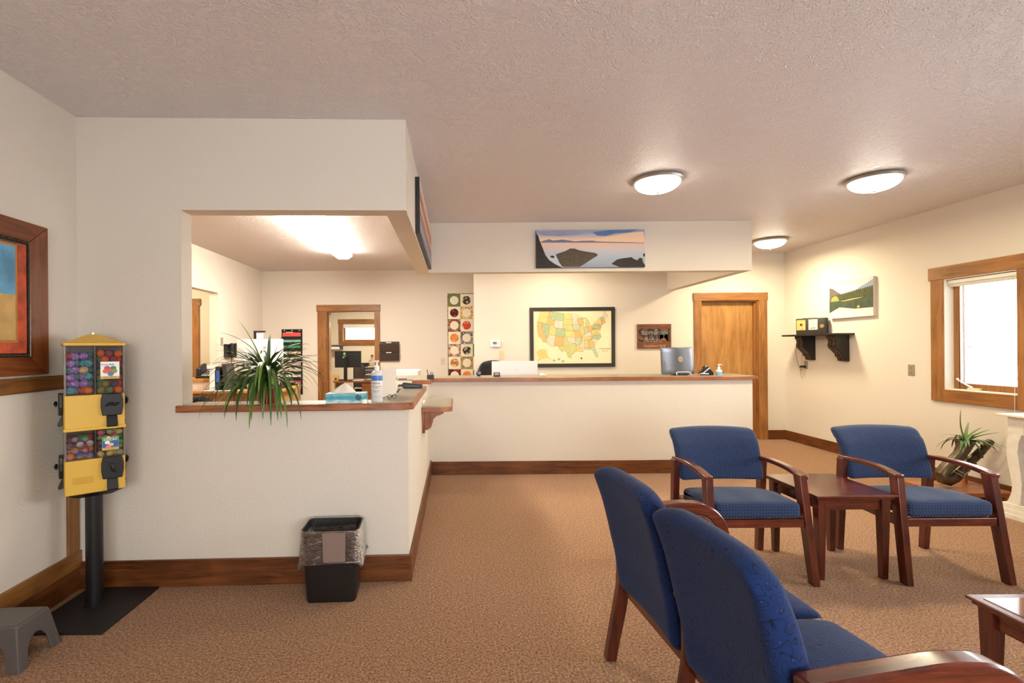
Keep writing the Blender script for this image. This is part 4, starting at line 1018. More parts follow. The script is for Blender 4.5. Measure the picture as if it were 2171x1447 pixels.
# ------------------------------------------------------------------ map of the states
BK = M('distressed_black_frame', (38, 32, 26), 0.55, vary=0.3, vscale=40)
t = thing('framed_map', 'framed map of the United States on the back wall', 'map', (1.705, 7.17, 1.513))
W2, H2, fw = 0.620, 0.435, 0.052
MB().box(-W2, W2, -0.028, -0.004, H2 - fw, H2).build('frame_side', BK, t, bev=0.004)
MB().box(-W2, W2, -0.028, -0.004, -H2, -H2 + fw).build('frame_side', BK, t, bev=0.004)
for s in (-1, 1): MB().box(min(s * W2, s * (W2 - fw)), max(s * W2, s * (W2 - fw)), -0.028, -0.004, -H2 + fw, H2 - fw).build('frame_side', BK, t, bev=0.004)
MB().box(-W2 + fw, W2 - fw, -0.014, -0.006, -H2 + fw, H2 - fw).build('map_sheet', M('map_paper', (228, 216, 178), 0.7, vary=0.04, vscale=3), t)
ST = [('o', '124.7,48.4 123,48.3 122.8,49 117,49 117,46 119,46 121,45.6 124,46.2'), ('g', '124,46.2 121,45.6 119,46 117,46 117,42 124.3,42'), ('O', '124.3,42 120,42 120,39 114.6,35 114.6,32.7 117.1,32.5 118.4,34 120.6,34.6 122.4,37.2 123.8,39.5'),
 ('t', '120,42 114,42 114,36.2 114.6,35 120,39'), ('O', '117,49 116,49 116,48 114.4,45.6 113,44.5 111,44.5 111,42 117,42'), ('t', '116,49 104,49 104,45 111,45 111,44.5 113,44.5 114.4,45.6 116,48'), ('p', '111,45 104,45 104,41 111,41'),
 ('o', '114,42 111,42 111,41 109,41 109,37 114,37'), ('t', '109,41 102,41 102,37 109,37'), ('p', '114,37 109,37 109,31.3 111,31.3 114.8,32.5 114.6,35 114,36.2'), ('O', '109,37 103,37 103,32 106.6,31.8 108.2,31.8 109,31.3'),
 ('o', '104,49 97.2,49 96.5,46 104,46'), ('o', '104,46 96.5,46 96.5,42.7 98.5,43 104,43'), ('g', '104,43 98.5,43 96.5,42.6 95.4,40 102,40 102,41 104,41'), ('y', '102,40 95.4,40 94.6,39 94.6,37 102,37'), ('p', '103,37 94.6,37 94.4,33.7 97,33.8 100,34.5 100,36.5 103,36.5'),
 ('g', '103,36.5 100,36.5 100,34.5 97,33.8 94.2,33.5 94,31 93.8,29.7 95,29 97.2,27.7 97.3,25.9 99.2,26.5 101,29.6 102.6,29.7 103.3,29 104.8,30 106.6,31.8 103,32'), ('p', '97.2,49 95,49.2 89.6,48 92.2,46.7 92.8,45.5 91.2,43.5 96.5,43.5 96.5,46'),
 ('b', '96.5,43.5 91.2,43.5 90.2,41.8 91.4,40.4 95.7,40.6'), ('O', '95.7,40.6 91.4,40.4 90.3,38.5 89.2,36.7 90.2,36 90.2,36.5 94.6,36.5 94.6,39'), ('b', '94.6,36.5 90.2,36.5 90.2,36 89.8,35 91.1,33 94,33 94.4,35.4'), ('o', '94,33 91.1,33 91.6,31 89.8,31 89.2,29.2 91,29.2 93.8,29.7 93.6,31'),
 ('O', '92.2,46.7 90.4,46.5 88,45.7 87.8,44.8 87.1,45 87.8,42.5 90.6,42.5 91.2,43.5 92.8,45.5'), ('o', '90.6,42.5 87.8,42.5 87.5,39 88.1,37.8 89.2,37 90.3,38.5 91.4,40.4 90.2,41.8'), ('g', '86.8,41.8 84.8,41.7 83.4,41.8 82.5,43 83,44 83.4,45 84.7,45.8 85.6,44.9 86.5,43.8 86.2,42.5'),
 ('g', '90.4,46.5 88.4,47.3 87.5,46.5 84.8,46.5 84.8,46 87,45.8 88,45.7'), ('b', '87.5,41.7 84.8,41.7 84.8,39.1 87,37.9 88,37.9 87.5,39'), ('O', '84.8,41.7 83.4,41.7 81,41.9 80.5,40.6 82.2,38.6 84.8,39.1'), ('p', '89.2,37 88,37.9 87,37.9 84.8,39.1 82.6,38.4 82,37.5 83.7,36.6 89.4,36.5'),
 ('o', '89.6,36.5 83.7,36.6 81.7,36.6 84.3,35 90.2,35'), ('p', '90.2,35 88.2,35 88.4,30.3 89.8,31 91.6,31 91.1,33'), ('g', '88.2,35 85.6,35 85,32 85,31 87.5,31 87.6,30.3 88.4,30.3'), ('O', '85.6,35 83.1,35 81.1,32.1 81.5,30.7 85,30.8 85,32'),
 ('b', '87.5,31 85,30.9 81.5,30.7 80.1,27 80.4,25.3 81.2,25.3 82.7,27.8 82.8,29 84,30 85.3,29.7 87.5,30.3'), ('p', '83.1,35 81,35.1 78.6,33.9 81.1,32.1'), ('t', '84.3,35 81.7,36.6 76,36.5 75.6,35.3 78,33.9 79.6,34.8 81,35.1'), ('g', '83.7,36.6 82,37.5 80.3,37.5 78.3,39.3 77,38.3 76,37 76,36.55'),
 ('o', '82.6,38.4 80.6,40.6 79.5,39.7 78,39.5 80.3,37.5 82,37.5'), ('t', '80.5,42 79.8,42.2 75.4,42 74.8,41.3 75.2,39.8 80.5,39.7'), ('o', '79.8,42.3 79,43.2 76.3,43.5 75,45 73.4,45 73.4,41 74.8,41.3 75.4,42'), ('O', '75,41.2 74,40.8 74.2,39.7 75.2,39.4'), ('O', '79.4,39.7 75.5,39.7 75.2,38.4 76.5,38.6 77.2,39.3'),
 ('t', '73.4,45 71.1,45 70.8,43 73.3,42.8'), ('O', '73.4,42.7 70.8,42.8 70,41.8 73.5,41'), ('p', '71.1,45 70.3,46.2 69.2,47.4 68.2,47.3 67.8,45.8 67,44.8 70.7,43.1')]
CC = {'o': (228, 192, 120), 'O': (224, 170, 110), 'g': (194, 190, 128), 't': (164, 178, 138), 'p': (216, 198, 176), 'b': (184, 192, 160), 'y': (224, 198, 122)}
keys = list(CC)
def albers(lo, la):
    n_ = math.sin(R(38)); r_ = 1 / math.tan(R(38)) + R(38) - R(la); th_ = n_ * R(96 - lo)
    return r_ * math.sin(th_), (1 / math.tan(R(38))) - r_ * math.cos(th_)
mb = MB()
def mappt(x, z): return (x * 1.43 + 0.010, -0.0146, z * 1.62 + 0.03)
for k, s in ST:
    pts = [albers(*map(float, p.split(','))) for p in s.split()]
    mb.mat(keys.index(k)); mb.poly([mappt(*p) for p in pts])
mb.mat(0); mb.poly([(-0.53, -0.0146, -0.22), (-0.47, -0.0146, -0.17), (-0.38, -0.0146, -0.18), (-0.36, -0.0146, -0.28), (-0.30, -0.0146, -0.33), (-0.37, -0.0146, -0.30), (-0.46, -0.0146, -0.32), (-0.53, -0.0146, -0.36), (-0.49, -0.0146, -0.30)])
for x, z in ((-0.27, -0.34), (-0.20, -0.32), (-0.14, -0.35)): mb.mat(3); flat_disc(mb, x, z, 0.018, -0.0146, 8, 1.3)
mb.build('printed_states', [M('map_' + k if k.islower() else 'map_dark_' + k.lower(), CC[k], 0.75, vary=0.10, vscale=40) for k in keys], t, fix=False)
mb = MB()
for k, s in ST:
    pts = [mappt(*albers(*map(float, p.split(',')))) for p in s.split()]
    for a, b in zip(pts, pts[1:] + pts[:1]):
        d = Vector(b) - Vector(a)
        if d.length < 1e-5: continue
        nv = Vector((-d.z, 0, d.x)).normalized() * 0.0014
        mb.poly([tuple(Vector(a) + nv + Vector((0, -0.0004, 0))), tuple(Vector(b) + nv + Vector((0, -0.0004, 0))), tuple(Vector(b) - nv + Vector((0, -0.0004, 0))), tuple(Vector(a) - nv + Vector((0, -0.0004, 0)))])
MI = M('map_ink', (150, 128, 84), 0.8)
mb.build('printed_borders', MI, t, fix=False)
text('lettering', 'United States', 0.03, MI, t, (0.47, -0.0150, -0.17)); text('lettering', 'America', 0.024, MI, t, (0.47, -0.0150, -0.205))
mb = MB(); mb.poly([(0.12, -0.0148, -0.31), (0.128, -0.0148, -0.285), (0.136, -0.0148, -0.31), (0.128, -0.0148, -0.335)]).poly([(0.103, -0.0148, -0.31), (0.128, -0.0148, -0.302), (0.153, -0.0148, -0.31), (0.128, -0.0148, -0.318)])
mb.build('compass_rose', M('compass_red', (150, 70, 40), 0.7), t, fix=False)

# ------------------------------------------------------------------ sign
SIGN = wood('sign_board', (58, 28, 14), (104, 56, 28), (140, 84, 46), 'x', 0.5, 1.8)
t = thing('wooden_sign', 'small dark wood sign lettered StoryBrook Medicine', 'sign', (2.897, 7.17, 1.516))
for k in range(4): MB().box(-0.247, 0.247, -0.022, -0.002, -0.178 + k * 0.0892, -0.178 + k * 0.0892 + 0.0885).build('plank', SIGN, t, bev=0.0015)
text('lettering', 'SBM', 0.275, M('sign_black', (30, 24, 22), 0.6), t, (0.0, -0.0226, 0.005), sx=0.98, extrude=0.0004, offset=0.002)
SL = M('sign_silver', (176, 190, 186), 0.5)
text('lettering', 'StoryBrook', 0.108, SL, t, (0.0, -0.0236, 0.055), shear=0.4, extrude=0.0004, sx=0.78, offset=-0.0022)
text('lettering', 'Medicine', 0.10, SL, t, (-0.03, -0.0236, -0.052), shear=0.4, extrude=0.0004, sx=0.74, offset=-0.0022)
text('lettering', 'Established 2018', 0.048, M('sign_gold', (212, 162, 96), 0.5), t, (0.0, -0.0236, -0.142), shear=0.35, extrude=0.0004, sx=0.95)

# ------------------------------------------------------------------ quilt
def patch_mat(name, base, c1, c2, sc=22):
    m = bpy.data.materials.new(name); m.use_nodes = True
    nt = m.node_tree; b = nt.nodes['Principled BSDF']
    tc = N(nt, 'ShaderNodeTexCoord'); vo = N(nt, 'ShaderNodeTexVoronoi'); vo.inputs['Scale'].default_value = sc
    L(nt, tc, 'Object', vo, 'Vector')
    cr = ramp(nt, [(0.0, c1), (0.26, c1), (0.34, c2), (0.46, c2), (0.52, base)]); L(nt, vo, 'Distance', cr, 0); L(nt, cr, 0, b, 'Base Color')
    b.inputs['Roughness'].default_value = 0.9
    return m
CRM = M('quilt_cream', (236, 226, 204), 0.9, bump=0.1, bscale=120)
QG = M('quilt_green', (112, 118, 66), 0.9)
q = {'brown': patch_mat('quilt_brown', (62, 40, 26), (190, 180, 120), (150, 150, 130), 20), 'redbrown': patch_mat('quilt_redbrown', (60, 30, 22), (206, 70, 44), (120, 40, 30), 26), 'yellow': patch_mat('quilt_yellow', (222, 194, 128), (180, 90, 50), (214, 180, 96), 26),
     'multi': patch_mat('quilt_multi', (150, 140, 110), (216, 96, 50), (92, 44, 32), 14), 'red': patch_mat('quilt_red', (206, 66, 36), (236, 200, 150), (190, 50, 30), 26), 'orange': patch_mat('quilt_orange', (230, 140, 62), (240, 190, 110), (214, 110, 40), 24),
     'blue': patch_mat('quilt_blue', (136, 140, 146), (214, 196, 120), (84, 70, 60), 14), 'coral': patch_mat('quilt_coral', (196, 180, 150), (222, 110, 56), (90, 60, 44), 22), 'dots': patch_mat('quilt_dots', (214, 190, 120), (150, 150, 120), (196, 90, 50), 16), 'tan': patch_mat('quilt_tan', (186, 150, 88), (220, 200, 140), (120, 84, 40), 34)}
rows = [('G', 'brown', 'orange'), ('redbrown', 'Yellow', 'c'), ('Multi', 'red', 'redbrown'), ('orange', 'Blue', 'c'), ('Coral', 'brown', 'G'), ('dots', 'Tan', 'c'), ('Redbrown', 'orange', 'Blue'), ('yellow', 'Multi', 'c')]
t = thing('wall_quilt', 'patchwork quilt of circles in squares hanging beside the map wall', 'quilt', (-0.125, 8.5, 2.30))
MB().box(-0.012, 0.648, -0.008, -0.002, -1.75, 0.012).build('quilt_backing', patch_mat('quilt_binding', (86, 84, 48), (150, 60, 40), (190, 170, 110), 40), t)
for r_, row in enumerate(rows):
    for c_, k in enumerate(row):
        x0 = c_ * 0.212; z0 = -(r_ + 1) * 0.2165
        full = k[0].isupper()
        bg = QG if k == 'G' else (q[k.lower()] if full else CRM)
        p = MB().box(x0 + 0.001, x0 + 0.211, -0.013, -0.008, z0 + 0.001, z0 + 0.2155).build('patch', bg, t, bev=0.002)
        if k != 'c':
            mb = MB().prism([(x0 + 0.106 + 0.074 * math.cos(2 * math.pi * i / 24), z0 + 0.108 + 0.074 * math.sin(2 * math.pi * i / 24)) for i in range(24)], 'y', -0.0145, -0.013)
            mb.build('applique_circle', CRM if (full or k == 'G') else q[k], p)
# ------------------------------------------------------------------ plants
def leaf_mat(name, dark, mid, light):
    m = bpy.data.materials.new(name); m.use_nodes = True
    nt = m.node_tree; b = nt.nodes['Principled BSDF']
    oi = N(nt, 'ShaderNodeObjectInfo')
    cr = ramp(nt, [(0.0, dark), (0.55, mid), (1.0, light)]); L(nt, oi, 'Random', cr, 0); L(nt, cr, 0, b, 'Base Color')
    b.inputs['Roughness'].default_value = 0.35
    b.inputs['Subsurface Weight'].default_value = 0.0
    return m
LEAF = leaf_mat('spider_leaf', (38, 62, 24), (66, 98, 36), (112, 140, 60))
DRY = M('dry_leaf', (176, 138, 84), 0.7)
def leaf(parent, base, az, length, e0, e1, w, mat, seg=11, p=1.0, floor=None):
    pts = []; x, y, z = base; ds = length / seg
    for i in range(seg + 1):
        pts.append(Vector((x, y, z)))
        tt = (i + 0.5) / seg
        a = e0 + (e1 - e0) * tt ** p
        x += math.cos(az) * math.cos(a) * ds; y += math.sin(az) * math.cos(a) * ds; z += math.sin(a) * ds
        if floor and z < floor(x, y): z = floor(x, y)
    side = Vector((-math.sin(az), math.cos(az), 0))
    vs = []; fs = []
    for i, q_ in enumerate(pts):
        tt = i / seg
        ww = w * min(1, 0.55 + 1.6 * tt) * (1 - tt) ** 0.55 * 0.5 if i < seg else 0.0006
        d = (pts[min(i + 1, seg)] - pts[max(i - 1, 0)]).normalized(); up = d.cross(side).normalized()
        if up.z < 0 and abs(d.z) < 0.9: up = -up
        vs += [tuple(q_ + side * ww + up * ww * 0.35), tuple(q_), tuple(q_ - side * ww + up * ww * 0.35)]
    for i in range(seg):
        for k in (0, 1): fs.append((i * 3 + k, i * 3 + k + 1, i * 3 + k + 4, i * 3 + k + 3))
    return MB().add(vs, fs).build('leaf', mat, parent, smooth=True, ang=180, fix=False)
PX, PY = -1.125, 2.925
t = thing('spider_plant', 'big trailing spider plant in a red pot on the counter', 'plant', (PX, PY, 1.0505))
pot = MB().lathe([(0.042, 0), (0.046, 0.003), (0.058, 0.085), (0.063, 0.088), (0.063, 0.104), (0.056, 0.104), (0.050, 0.085)], n=28).build('pot', M('red_glaze', (122, 24, 26), 0.25), t, smooth=True)
MB().lathe([(0.0525, 0.088), (0.001, 0.094)], n=20).build('soil', M('soil', (52, 38, 28), 0.95), t)
rl = random.Random(21)
def cfloor(x, y):   # counter surface under the leaves, nothing in front of it
    return 0.008 if y > -0.112 else -9
for i in range(92):
    az = rl.uniform(0, 2 * math.pi)
    if i < 30: az = R(-90) + rl.uniform(-1.3, 1.3)      # many hang over the front edge
    zb = rl.uniform(0.09, 0.17)
    ln = rl.uniform(0.30, 0.50)
    e0 = R(rl.uniform(20, 66)); e1 = R(rl.uniform(-100, -70))
    if i >= 30 and math.sin(az) > -0.45: e0 = R(rl.uniform(35, 75)); e1 = R(rl.uniform(-75, 0)); ln = rl.uniform(0.28, 0.44)
    leaf(t, (rl.uniform(-0.012, 0.012), rl.uniform(-0.012, 0.012), zb), az, ln, e0, e1, rl.uniform(0.022, 0.034), LEAF, p=0.9, floor=cfloor)
for az, ln, e0, e1, w, zb in ((180, 0.43, 80, 54, 0.032, 0.10), (20, 0.36, 84, 60, 0.030, 0.10), (5, 0.33, 80, 38, 0.034, 0.10), (-30, 0.35, 84, 86, 0.036, 0.06), (90, 0.30, 88, 80, 0.022, 0.10),
                          (0, 0.42, 42, -62, 0.016, 0.15), (-10, 0.44, 50, -80, 0.014, 0.14), (8, 0.40, 52, -20, 0.013, 0.16), (190, 0.42, 46, -40, 0.022, 0.14), (200, 0.44, 24, -46, 0.024, 0.10), (215, 0.40, 20, -55, 0.026, 0.10)):
    leaf(t, (0.0, 0.0, zb), R(az), ln, R(e0), R(e1), w, LEAF, floor=cfloor)
for i in range(30):
    az = rl.choice((0, math.pi)) + rl.uniform(-0.9, 0.9)
    leaf(t, (rl.uniform(-0.01, 0.01), rl.uniform(-0.01, 0.01), rl.uniform(0.11, 0.17)), az, rl.uniform(0.26, 0.42), R(rl.uniform(52, 82)), R(rl.uniform(-50, 25)), rl.uniform(0.020, 0.030), LEAF, floor=cfloor)
for az, ln, e0, e1 in ((-70, 0.26, 30, -85), (-120, 0.22, 20, -80)): leaf(t, (0, 0, 0.09), R(az), ln, R(e0), R(e1), 0.012, DRY, floor=cfloor)
for k in range(3): MB().tube([(0.012 * math.cos(k * 2.1), 0.012 * math.sin(k * 2.1), 0.08), (0.008 * math.cos(k * 2.1), 0.008 * math.sin(k * 2.1), 0.19)], [0.011, 0.007]).build('stem', M('stem_green', (92, 116, 56), 0.5), t, smooth=True)

BRASS = M('aged_brass', (92, 78, 58), 0.4, 0.7, vary=0.25, vscale=15)
t = thing('horn_planter', 'old horn shaped brass planter with spidery leaves by the window', 'planter', (4.45, 4.36, 0.105))
path = [(0.07, 0.40), (0.055, 0.34), (0.02, 0.28), (-0.04, 0.22), (-0.10, 0.165), (-0.135, 0.115), (-0.125, 0.068), (-0.08, 0.056), (-0.03, 0.075), (0.03, 0.13), (0.10, 0.20), (0.18, 0.28), (0.25, 0.35), (0.30, 0.40)]
rad = [0.068, 0.052, 0.046, 0.046, 0.048, 0.050, 0.051, 0.050, 0.046, 0.042, 0.038, 0.034, 0.030, 0.028]
hb = MB().tube([(x, 0, z) for x, z in path], rad, 16).build('horn_body', BRASS, t, smooth=True)
MB().tube([(0.07 + 0.068 * math.cos(a), 0.066 * math.sin(a), 0.405) for a in [2 * math.pi * k / 20 for k in range(21)]], 0.006, 6).build('bell_rim', BRASS, hb, smooth=True)
for k in range(4):
    x = -0.02 + k * 0.06; z = 0.10 + k * 0.058
    MB().lathe([(0.016, 0), (0.017, 0.006), (0.010, 0.009)], (0, 0, 0), 12).xf(Matrix.Translation((x + 0.01, -0.045 + k * 0.002, z)) @ Matrix.Rotation(R(70), 4, 'X')).build('key_cup', BRASS, hb)
for d_ in (0.0, 0.02): MB().tube([(-0.10 + d_, -0.052, 0.15 + d_), (0.0 + d_, -0.053, 0.10 + d_), (0.10 + d_, -0.048, 0.20 + d_), (0.2 + d_, -0.04, 0.29 + d_)], 0.003, 6).build('key_rod', STEEL, hb, smooth=True)
LEAF2 = leaf_mat('planter_leaf', (46, 74, 32), (82, 116, 52), (138, 160, 92))
for i in range(26):
    az = rl.uniform(0, 2 * math.pi); leaf(t, (0.07 + rl.uniform(-0.02, 0.02), rl.uniform(-0.02, 0.02), 0.39), az, rl.uniform(0.17, 0.30), R(rl.uniform(15, 60)), R(rl.uniform(-100, -40)), rl.uniform(0.022, 0.034), LEAF2, floor=lambda x, y: 0.01)
for az, ln, e0, e1 in ((160, 0.30, 70, 100), (30, 0.20, 70, 50), (10, 0.24, 50, 15), (-15, 0.28, 35, 5), (0, 0.26, 40, 10), (-20, 0.26, 20, -40), (15, 0.24, 25, -50)): leaf(t, (0.07, 0, 0.39), R(az), ln, R(e0), R(e1), 0.034, LEAF2)
t = thing('wooden_plinth', 'low rough wooden plinth carrying the horn planter', 'plinth', (4.45, 4.36, 0))
for k in range(3): MB().box(-0.30, 0.30, -0.20 + k * 0.134, -0.20 + k * 0.134 + 0.13, 0.065, 0.103).build('plank', OAK_X, t, bev=0.003)
for x in (-0.25, 0.21): MB().box(x, x + 0.04, -0.19, 0.19, 0, 0.065).build('cleat', OAK_Y, t, bev=0.003)
MB().box(0.17, 0.20, 0.10, 0.13, 0.103, 0.40).build('prop_stake', OAK_Z, t, bev=0.003)

# ------------------------------------------------------------------ shelf, radio, outlets on the right wall
DK = M('distressed_black_wood', (32, 26, 22), 0.5, vary=0.35, vscale=18)
t = thing('wall_shelf', 'dark distressed shelf on two carved brackets', 'shelf', (4.81, 6.385, 1.49))
MB().box(-0.25, 0, -0.475, 0.475, 0, 0.022).build('shelf_board', DK, t, bev=0.003)
prof = [(0, 0), (-0.19, 0), (-0.19, -0.03), (-0.175, -0.045), (-0.165, -0.08), (-0.175, -0.12), (-0.165, -0.155), (-0.12, -0.20), (-0.085, -0.235), (-0.08, -0.265), (-0.06, -0.275), (-0.045, -0.32), (0, -0.32)]
for y in (-0.395, 0.17):
    b = MB().prism(prof, 'y', y, y + 0.13).build('bracket', DK, t, bev=0.003)
    ed = M('worn_edge', (126, 92, 70), 0.6)
    pp = prof[2:-1]
    for yy in (y + 0.03, y + 0.10): MB().tube([(p[0] - 0.001, yy, p[1]) for p in pp], 0.0025, 5).build('worn_line', ed, b)
t = thing('vintage_radio', 'old dark tabletop radio with gold and white dials on the shelf', 'radio', (4.675, 6.435, 1.512), R(-62.7))
MB().rbox((0, 0, 0.105), (0.175, 0.04, 0.105), 0.008, 2, 2).build('cabinet', M('radio_case', (46, 42, 36), 0.45), t, smooth=True)
g = MB().box(-0.163, -0.055, -0.0435, -0.04, 0.055, 0.19).build('gold_panel', M('radio_gold', (212, 168, 92), 0.35, 0.3), t)
kb = MB().lathe([(0.013, 0), (0.013, 0.012), (0.01, 0.014)], (0, 0, 0), 16).xf(Matrix.Translation((-0.105, -0.043, 0.13)) @ Matrix.Rotation(R(90), 4, 'X')).build('tuning_knob', BLACKP, g)
MB().lathe([(0.013, 0), (0.013, 0.008), (0.006, 0.009)], (0, 0, 0), 16).xf(Matrix.Translation((-0.108, -0.043, 0.082)) @ Matrix.Rotation(R(90), 4, 'X')).build('tuning_knob', M('knob_cream', (200, 176, 130), 0.4), g)
g = MB().box(-0.018, 0.088, -0.0435, -0.04, 0.058, 0.192).build('white_dial', M('radio_white', (226, 216, 190), 0.5), t)
MB().box(-0.012, 0.082, -0.0442, -0.0435, 0.135, 0.1365).box(0.034, 0.0355, -0.0442, -0.0435, 0.10, 0.18).build('dial_lines', M('dial_ink', (150, 140, 120), 0.7), g)
MB().box(0.0, 0.065, -0.0442, -0.0435, 0.076, 0.083).build('maker_plate', INK, g)
MB().lathe([(0.026, 0), (0.026, 0.003), (0.02, 0.004)], (0, 0, 0), 20).xf(Matrix.Translation((0.138, -0.04, 0.10)) @ Matrix.Rotation(R(90), 4, 'X')).build('round_badge', M('badge_brown', (150, 116, 72), 0.4, 0.4), t)
MB().box(-0.10, 0.06, -0.015, 0.015, 0.21, 0.216).build('top_handle', BLACKP, t, bev=0.002)
for x in (-0.15, 0.15): MB().lathe([(0.01, -0.001), (0.01, 0.003)], (x, 0, 0), 10).build('foot', BLACKP, t)
GREYP = M('grey_cover_plate', (150, 138, 122), 0.4)
def outlet(name, label, loc, rz, mat, kind='outlet'):
    t = thing(name, label, kind, loc, rz)
    MB().box(-0.036, 0.036, -0.006, -0.0005, -0.058, 0.058).build('cover_plate', mat, t, bev=0.002)
    if kind == 'outlet':
        for z in (-0.025, 0.025):
            s = MB().prism([(0.015 * math.cos(a), z + 0.017 * math.sin(a)) for a in [2 * math.pi * k / 16 for k in range(16)]], 'y', -0.008, -0.006).build('socket', mat, t)
            MB().box(-0.008, -0.005, -0.0085, -0.008, z - 0.006, z + 0.006).box(0.005, 0.008, -0.0085, -0.008, z - 0.006, z + 0.006).build('slot', INK, s)
    else:
        MB().box(-0.005, 0.005, -0.014, -0.006, -0.010, 0.010).build('toggle', mat, t, bev=0.002)
    return t
outlet('wall_outlet', 'grey double outlet between shelf and window', (4.81, 5.178, 1.098), R(-90), GREYP)
outlet('wall_outlet', 'grey outlet under the shelf with the radio plug in it', (4.81, 6.735, 1.10), R(-90), GREYP)
outlet('light_switch', 'cream light switch left of the quilt', (-0.222, 8.5, 1.135), 0, CREAMP, 'switch')
outlet('light_switch', 'cream light switch below the thermostat', (0.672, 7.17, 1.262), 0, CREAMP, 'switch')
outlet('light_switch', 'small grey switch plate beside the office opening', (-3.34, 7.005, 1.487), R(90), GREYP, 'switch')
t = thing('power_cord', 'thin radio cord with black plug hanging under the shelf', 'cord')
MB().tube([(4.70, 6.73, 1.50), (4.74, 6.80, 1.42), (4.77, 6.87, 1.34), (4.785, 6.90, 1.24), (4.79, 6.86, 1.09), (4.785, 6.80, 1.02), (4.775, 6.76, 1.03), (4.77, 6.745, 1.075)], 0.003, 6).build('wire', M('brown_wire', (120, 96, 70), 0.6), t, smooth=True)
MB().tube([(4.795, 6.82, 1.50), (4.795, 6.79, 1.30), (4.795, 6.80, 1.10), (4.795, 6.83, 1.0), (4.796, 6.80, 0.90)], 0.002, 6).build('wire', MATS['brown_wire'], t, smooth=True)
MB().box(4.74, 4.80, 6.72, 6.765, 1.062, 1.09).build('plug', BLACKP, t, bev=0.004)
t = thing('thermostat', 'white wall thermostat with a grey display', 'thermostat', (0.582, 7.17, 1.424))
MB().rbox((0, -0.014, 0), (0.071, 0.013, 0.050), 0.010, 3, 2).build('housing', WHITEP, t, smooth=True)
MB().box(-0.040, 0.018, -0.0285, -0.027, -0.008, 0.030).build('display', M('lcd_grey', (84, 88, 80), 0.3), t)
for k in range(3): MB().box(-0.036 + k * 0.022, -0.026 + k * 0.022, -0.0285, -0.027, -0.034, -0.027).build('button', DARKGREY, t)
for z in (0.02, 0.0): MB().box(0.038, 0.048, -0.0285, -0.027, z - 0.005, z + 0.005).build('button', DARKGREY, t)

# ------------------------------------------------------------------ things on the pass-through counter
def tissue_mat():
    m = bpy.data.materials.new('tissue_carton'); m.use_nodes = True
    nt = m.node_tree; b = nt.nodes['Principled BSDF']
    tc = N(nt, 'ShaderNodeTexCoord'); sp = N(nt, 'ShaderNodeSeparateXYZ'); L(nt, tc, 'Generated', sp, 0)
    n = N(nt, 'ShaderNodeTexNoise'); n.inputs['Scale'].default_value = 5; n.inputs['Detail'].default_value = 2; L(nt, tc, 'Generated', n, 'Vector')
    ma = N(nt, 'ShaderNodeMath', operation='MULTIPLY_ADD'); ma.inputs[1].default_value = 0.9; ma.inputs[2].default_value = -0.45; L(nt, n, 'Fac', ma, 0)
    ad = N(nt, 'ShaderNodeMath', operation='ADD'); L(nt, ma, 0, ad, 0); L(nt, sp, 'Z', ad, 1)
    cr = ramp(nt, [(0.0, (226, 232, 232)), (0.18, (190, 216, 218)), (0.30, (110, 178, 190)), (0.6, (52, 146, 168)), (0.85, (110, 186, 196))]); L(nt, ad, 0, cr, 0); L(nt, cr, 0, b, 'Base Color'); b.inputs['Roughness'].default_value = 0.5
    return m
t = thing('tissue_box', 'teal and white tissue box with a tissue pulled up', 'tissue box', (-0.652, 2.935, 1.0505), R(3))
MB().box(-0.116, 0.116, -0.058, 0.058, 0, 0.056).build('carton', tissue_mat(), t, bev=0.002)
MB().box(-0.1155, 0.1155, -0.0575, 0.0575, 0.056, 0.0566).build('carton_top', PAPER, t)
MB().prism([(0.075 + 0.018 * math.cos(2 * math.pi * k / 20), 0.034 + 0.018 * math.sin(2 * math.pi * k / 20)) for k in range(20)], 'y', -0.0588, -0.058).build('printed_seal', M('seal_teal', (24, 96, 104), 0.5), t)
rn = random.Random(5)
vs = []; fs = []
n_ = 14
for i in range(6):
    f = i / 5
    for k in range(n_):
        a = 2 * math.pi * k / n_
        rr_ = (1 - f) ** 0.8
        vs.append((-0.022 + 0.075 * math.cos(a) * rr_ * (1 + 0.12 * math.sin(3 * a)) + 0.012 * f, 0.022 * math.sin(a) * rr_ * (1 + 0.5 * math.sin(4 * a + f)), 0.0566 + 0.058 * f ** 0.9))
for i in range(5):
    for k in range(n_): fs.append((i * n_ + k, i * n_ + (k + 1) % n_, (i + 1) * n_ + (k + 1) % n_, (i + 1) * n_ + k))
MB().add(vs, fs).build('tissue', M('tissue_paper', (232, 222, 208), 0.9), t, smooth=True, ang=60)
MB().add([(-0.01, -0.05, 0.0572), (0.06, -0.058, 0.058), (0.085, -0.0605, 0.045), (0.09, -0.05, 0.058), (0.02, 0.0, 0.0578)], [(0, 1, 2, 3, 4)]).build('tissue_tail', MATS['tissue_paper'], t, fix=False)
